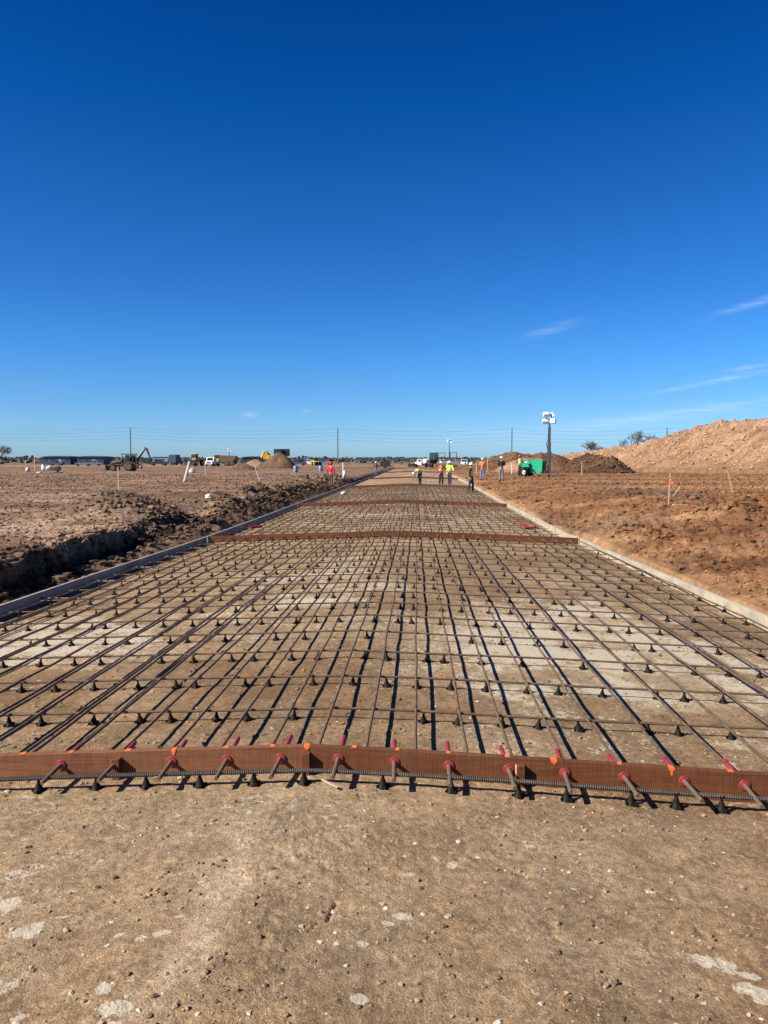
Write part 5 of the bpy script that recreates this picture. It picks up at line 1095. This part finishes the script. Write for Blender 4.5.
pickup(95, 215, R(200), 'pale pickup in front of the second dark hangar, right one', M_['whited'], .75)
pickup(58, 235, R(0), 'grey pickup in front of the leftmost dark hangar', M_['navy'], .8)
pickup(298, 235, R(0), 'dark pickup just right of the steep brown heap', M_['navy'])
pickup(309, 240, R(180), 'white pickup in the row right of the steep heap', M_['white'])
pickup(324, 245, R(5), 'grey pickup in the row left of the middle utility pole', M_['bluew'])
pickup(160, 225, R(5), 'black pickup in front of the blue grey container', M_['dark'])
pickup(569, 212, R(5), 'dark pickup beyond the heaps right of the light tower', M_['dark'])
loader(316, 222, R(120), 'small yellow loader standing among the pickups', .7)
loader(412, 190, R(80), 'small yellow loader on the bare base left of the white tanker', .5)
b = machine('compressor', 'dark towed compressor at the far end of the slab', 'compressor', 385, 150, R(0))
P(b, 'cover', M_['dark'], lambda q: q.box((0, 0, 1.0), (2.0, 1.2, .9), bev=.15)); P(b, 'chassis', M_['dark'], lambda q: q.box((0, 0, .45), (3.0, .8, .15)))
for s in (-1, 1): wheel(b, (0, s * .7, .35), .35, .2)

# ------------------------------------------------------------------ BUILDINGS
def hangar(pxa, pxb, Y, h, label, curved=True, wallm='navy', roofm='roofd', nb=4, depth=9):
    xa, xb = X_at(pxa, Y), X_at(pxb, Y); w = xb - xa; root = thing('site_building', label, 'building', ((xa + xb) / 2, Y, gz((xa + xb) / 2, Y)))
    P(root, 'wall', MT[wallm], lambda q: q.box((0, depth / 2, (h - .45) / 2), (w * .97, depth, h - .45)))
    if curved:
        pr = [(w / 2 * 1.02 * math.cos(t * math.pi / 12), h - .5 + .5 * math.sin(t * math.pi / 12)) for t in range(13)]
        P(root, 'roof', MT[roofm], lambda q: q.prism(pr, -.4, depth + .4))
    else: P(root, 'roof', MT[roofm], lambda q: q.box((0, depth / 2, h - .36), (w, depth + .3, .16), bev=.02))
    for k in range(nb):
        xk = -w / 2 + w * (k + .5) / nb
        if k == nb // 2: P(root, 'door', MT['bluew'] if curved else MT['navy'], lambda q: q.box((xk, -.012, 1.0), (w / nb * .45, .03, 2.0), bev=.005))
        else: P(root, 'window', MT['glass'], lambda q: q.box((xk, -.012, h * .52), (w / nb * .5, .03, h * .28), bev=.005))
hangar(43.5, 72, 262, 3.1, 'leftmost low dark hangar with shallow arched roof')
hangar(78.5, 105, 262, 3.1, 'second low dark hangar with shallow arched roof, left of the backhoe')
hangar(153.5, 174, 262, 3.0, 'blue grey container office with flat roof right of the backhoe', False, 'bluew', 'roofd', 3, 3)
hangar(243, 266, 320, 3.2, 'long dark building with arched roof left of the excavator')
# ------------------------------------------------------------------ POWER LINE
poles = [(-105, 300, 427), (132, 292, 427), (338, 285, 428.5), (511, 280, 429), (665, 276, 428.5), (830, 270, 428)]
PT = []
plab = ['', 'wooden utility pole rising behind the backhoe on the left', 'wooden utility pole behind the person in red', 'wooden utility pole behind the brown heaps', 'wooden utility pole behind the pale spoil heap', '']
for i, (px, Y, py) in enumerate(poles):
    x = X_at(px, Y); top = CAMH + (460 - py) / 769 * Y; PT.append((x, Y, top))
    lab_ = plab[i] or ('utility pole beyond the left edge of the picture' if i == 0 else 'utility pole beyond the right edge of the picture')
    root = thing('utility_pole', lab_, 'utility pole', (x, Y, 0)); P(root, 'post', MT['pole'], lambda q: q.tube([(0, 0, -.3), (0, 0, top)], [.24, .16], 10))
    for dz in (0.15, 1.5, 2.9, 4.1): P(root, 'insulator', MT['dark'], lambda q: q.box((.2, -.12, top - dz), (.12, .3, .16)))
wl = ['topmost', 'second', 'third', 'lowest']
for w_, dz in enumerate((0.15, 1.5, 2.9, 4.1)):
    pts = []
    for a, b_ in zip(PT, PT[1:]):
        for k in range(12):
            f = k / 12; pts.append((a[0] + (b_[0] - a[0]) * f, a[1] + (b_[1] - a[1]) * f - .3, a[2] + (b_[2] - a[2]) * f - dz - 1.1 * 4 * f * (1 - f)))
    mb = MB(); mb.tube(pts, .021, 4); tag(mb.build('power_cable', MT['wire']), f'{wl[w_]} of the four overhead cables strung between the utility poles', 'cable')
# ------------------------------------------------------------------ TREES
def bare_tree(px, Y, h, wid, label, seed, dens=5):
    rnd = random.Random(seed); x = X_at(px, Y); root = thing('bare_tree', label, 'tree', (x, Y, 0)); mt_ = MB(); mc = MB()
    def grow(p, d, ln, r, lev, mb):
        q = p + d * ln; mid = p + d * ln * .5 + Vector((rnd.uniform(-1, 1), rnd.uniform(-1, 1), rnd.uniform(-.3, .5))) * ln * .08
        mb.tube([p, mid, q], [r, r * .8, r * .62], 5 if lev < 2 else 3, cap=False)
        if lev >= 6: return
        for k in range(rnd.choice((2, 3, 3)) + (1 if lev in (1, 2) else 0)):
            nd = (d + Vector((rnd.uniform(-1, 1), rnd.uniform(-1, 1), rnd.uniform(-.25, .75))) * (.75 + .08 * lev)).normalized(); nd.x *= wid; nd.normalize()
            grow(p + d * ln * rnd.uniform(.55, 1), nd, ln * rnd.uniform(.6, .8), max(r * .66, .034), lev + 1, mc)
    grow(Vector((0, 0, -.2)), Vector((0, 0, 1)), h * .36, h * .02, 0, mt_)
    mt_.build('trunk', MT['bark'], root); mc.build('crown', MT['bark'], root)
bare_tree(588, 300, 10.5, 1.3, 'leftmost and lowest bare tree behind the spoil heap', 5)
bare_tree(629, 290, 13.5, 1.1, 'middle bare tree behind the spoil heap', 9)
bare_tree(653, 285, 13, 1.2, 'bare tree behind the spoil heap next to the utility pole', 13)
bare_tree(1, 200, 6.5, 1.6, 'twiggy bare tree cut by the left edge of the picture', 21); 
bare_tree(599, 310, 9, 1.2, 'small bare tree between the two larger ones behind the heap', 31)
# far wood along the horizon
fm = mat('distant_wood', (.060, .062, .060), .95, 0, .3, .08)
n = 2600; a = rng.uniform(-42, 42, n) - 2.45; dist = rng.uniform(650, 950, n); X = np.sin(np.radians(a)) * dist; Y = np.cos(np.radians(a)) * dist
hn = fbm(X, Y * .3, 60, 3, 400); pres = hn > -.28
hh = (1.3 + 1.3 * rng.random(n) ** 2 + 2.2 * np.clip(hn, 0, 1)); k = pres
o = scatter('far_wood', X[k], Y[k], np.zeros(k.sum()) - .5, hh[k] * 1.25, ICO_HI, fm, 'low dark wood along the whole horizon', 'wood', .75, None, sink=.30)
n = 9000; a = rng.uniform(-42, 42, n) - 2.45; dist = rng.uniform(620, 960, n); X = np.sin(np.radians(a)) * dist; Y = np.cos(np.radians(a)) * dist
hn = fbm(X, Y * .3, 60, 3, 400); Z = rng.uniform(.5, 3.2, n) + 3.0 * np.clip(hn, 0, 1)
o2 = scatter('far_wood_twigs', X, Y, Z, .35 + .7 * rng.random(n), ICO_MD, fm, 'loose twiggy tops of the low wood on the horizon', 'wood', .9, None)
# scrub band in front of the wood, near the poles
n = 900; a = rng.uniform(-42, 42, n) - 2.45; dist = rng.uniform(340, 520, n); X = np.sin(np.radians(a)) * dist; Y = np.cos(np.radians(a)) * dist
k = fbm(X, Y, 50, 2, 410) > .0
scatter('scrub', X[k], Y[k], np.zeros(k.sum()), .5 + 1.3 * rng.random(k.sum()), ICO_MD, mat('dry_scrub', (.12, .10, .075), .95, 0, .3, .5), 'dry brown scrub at the far edge of the site', 'scrub', .6, None)
print('objects', len(bpy.data.objects))
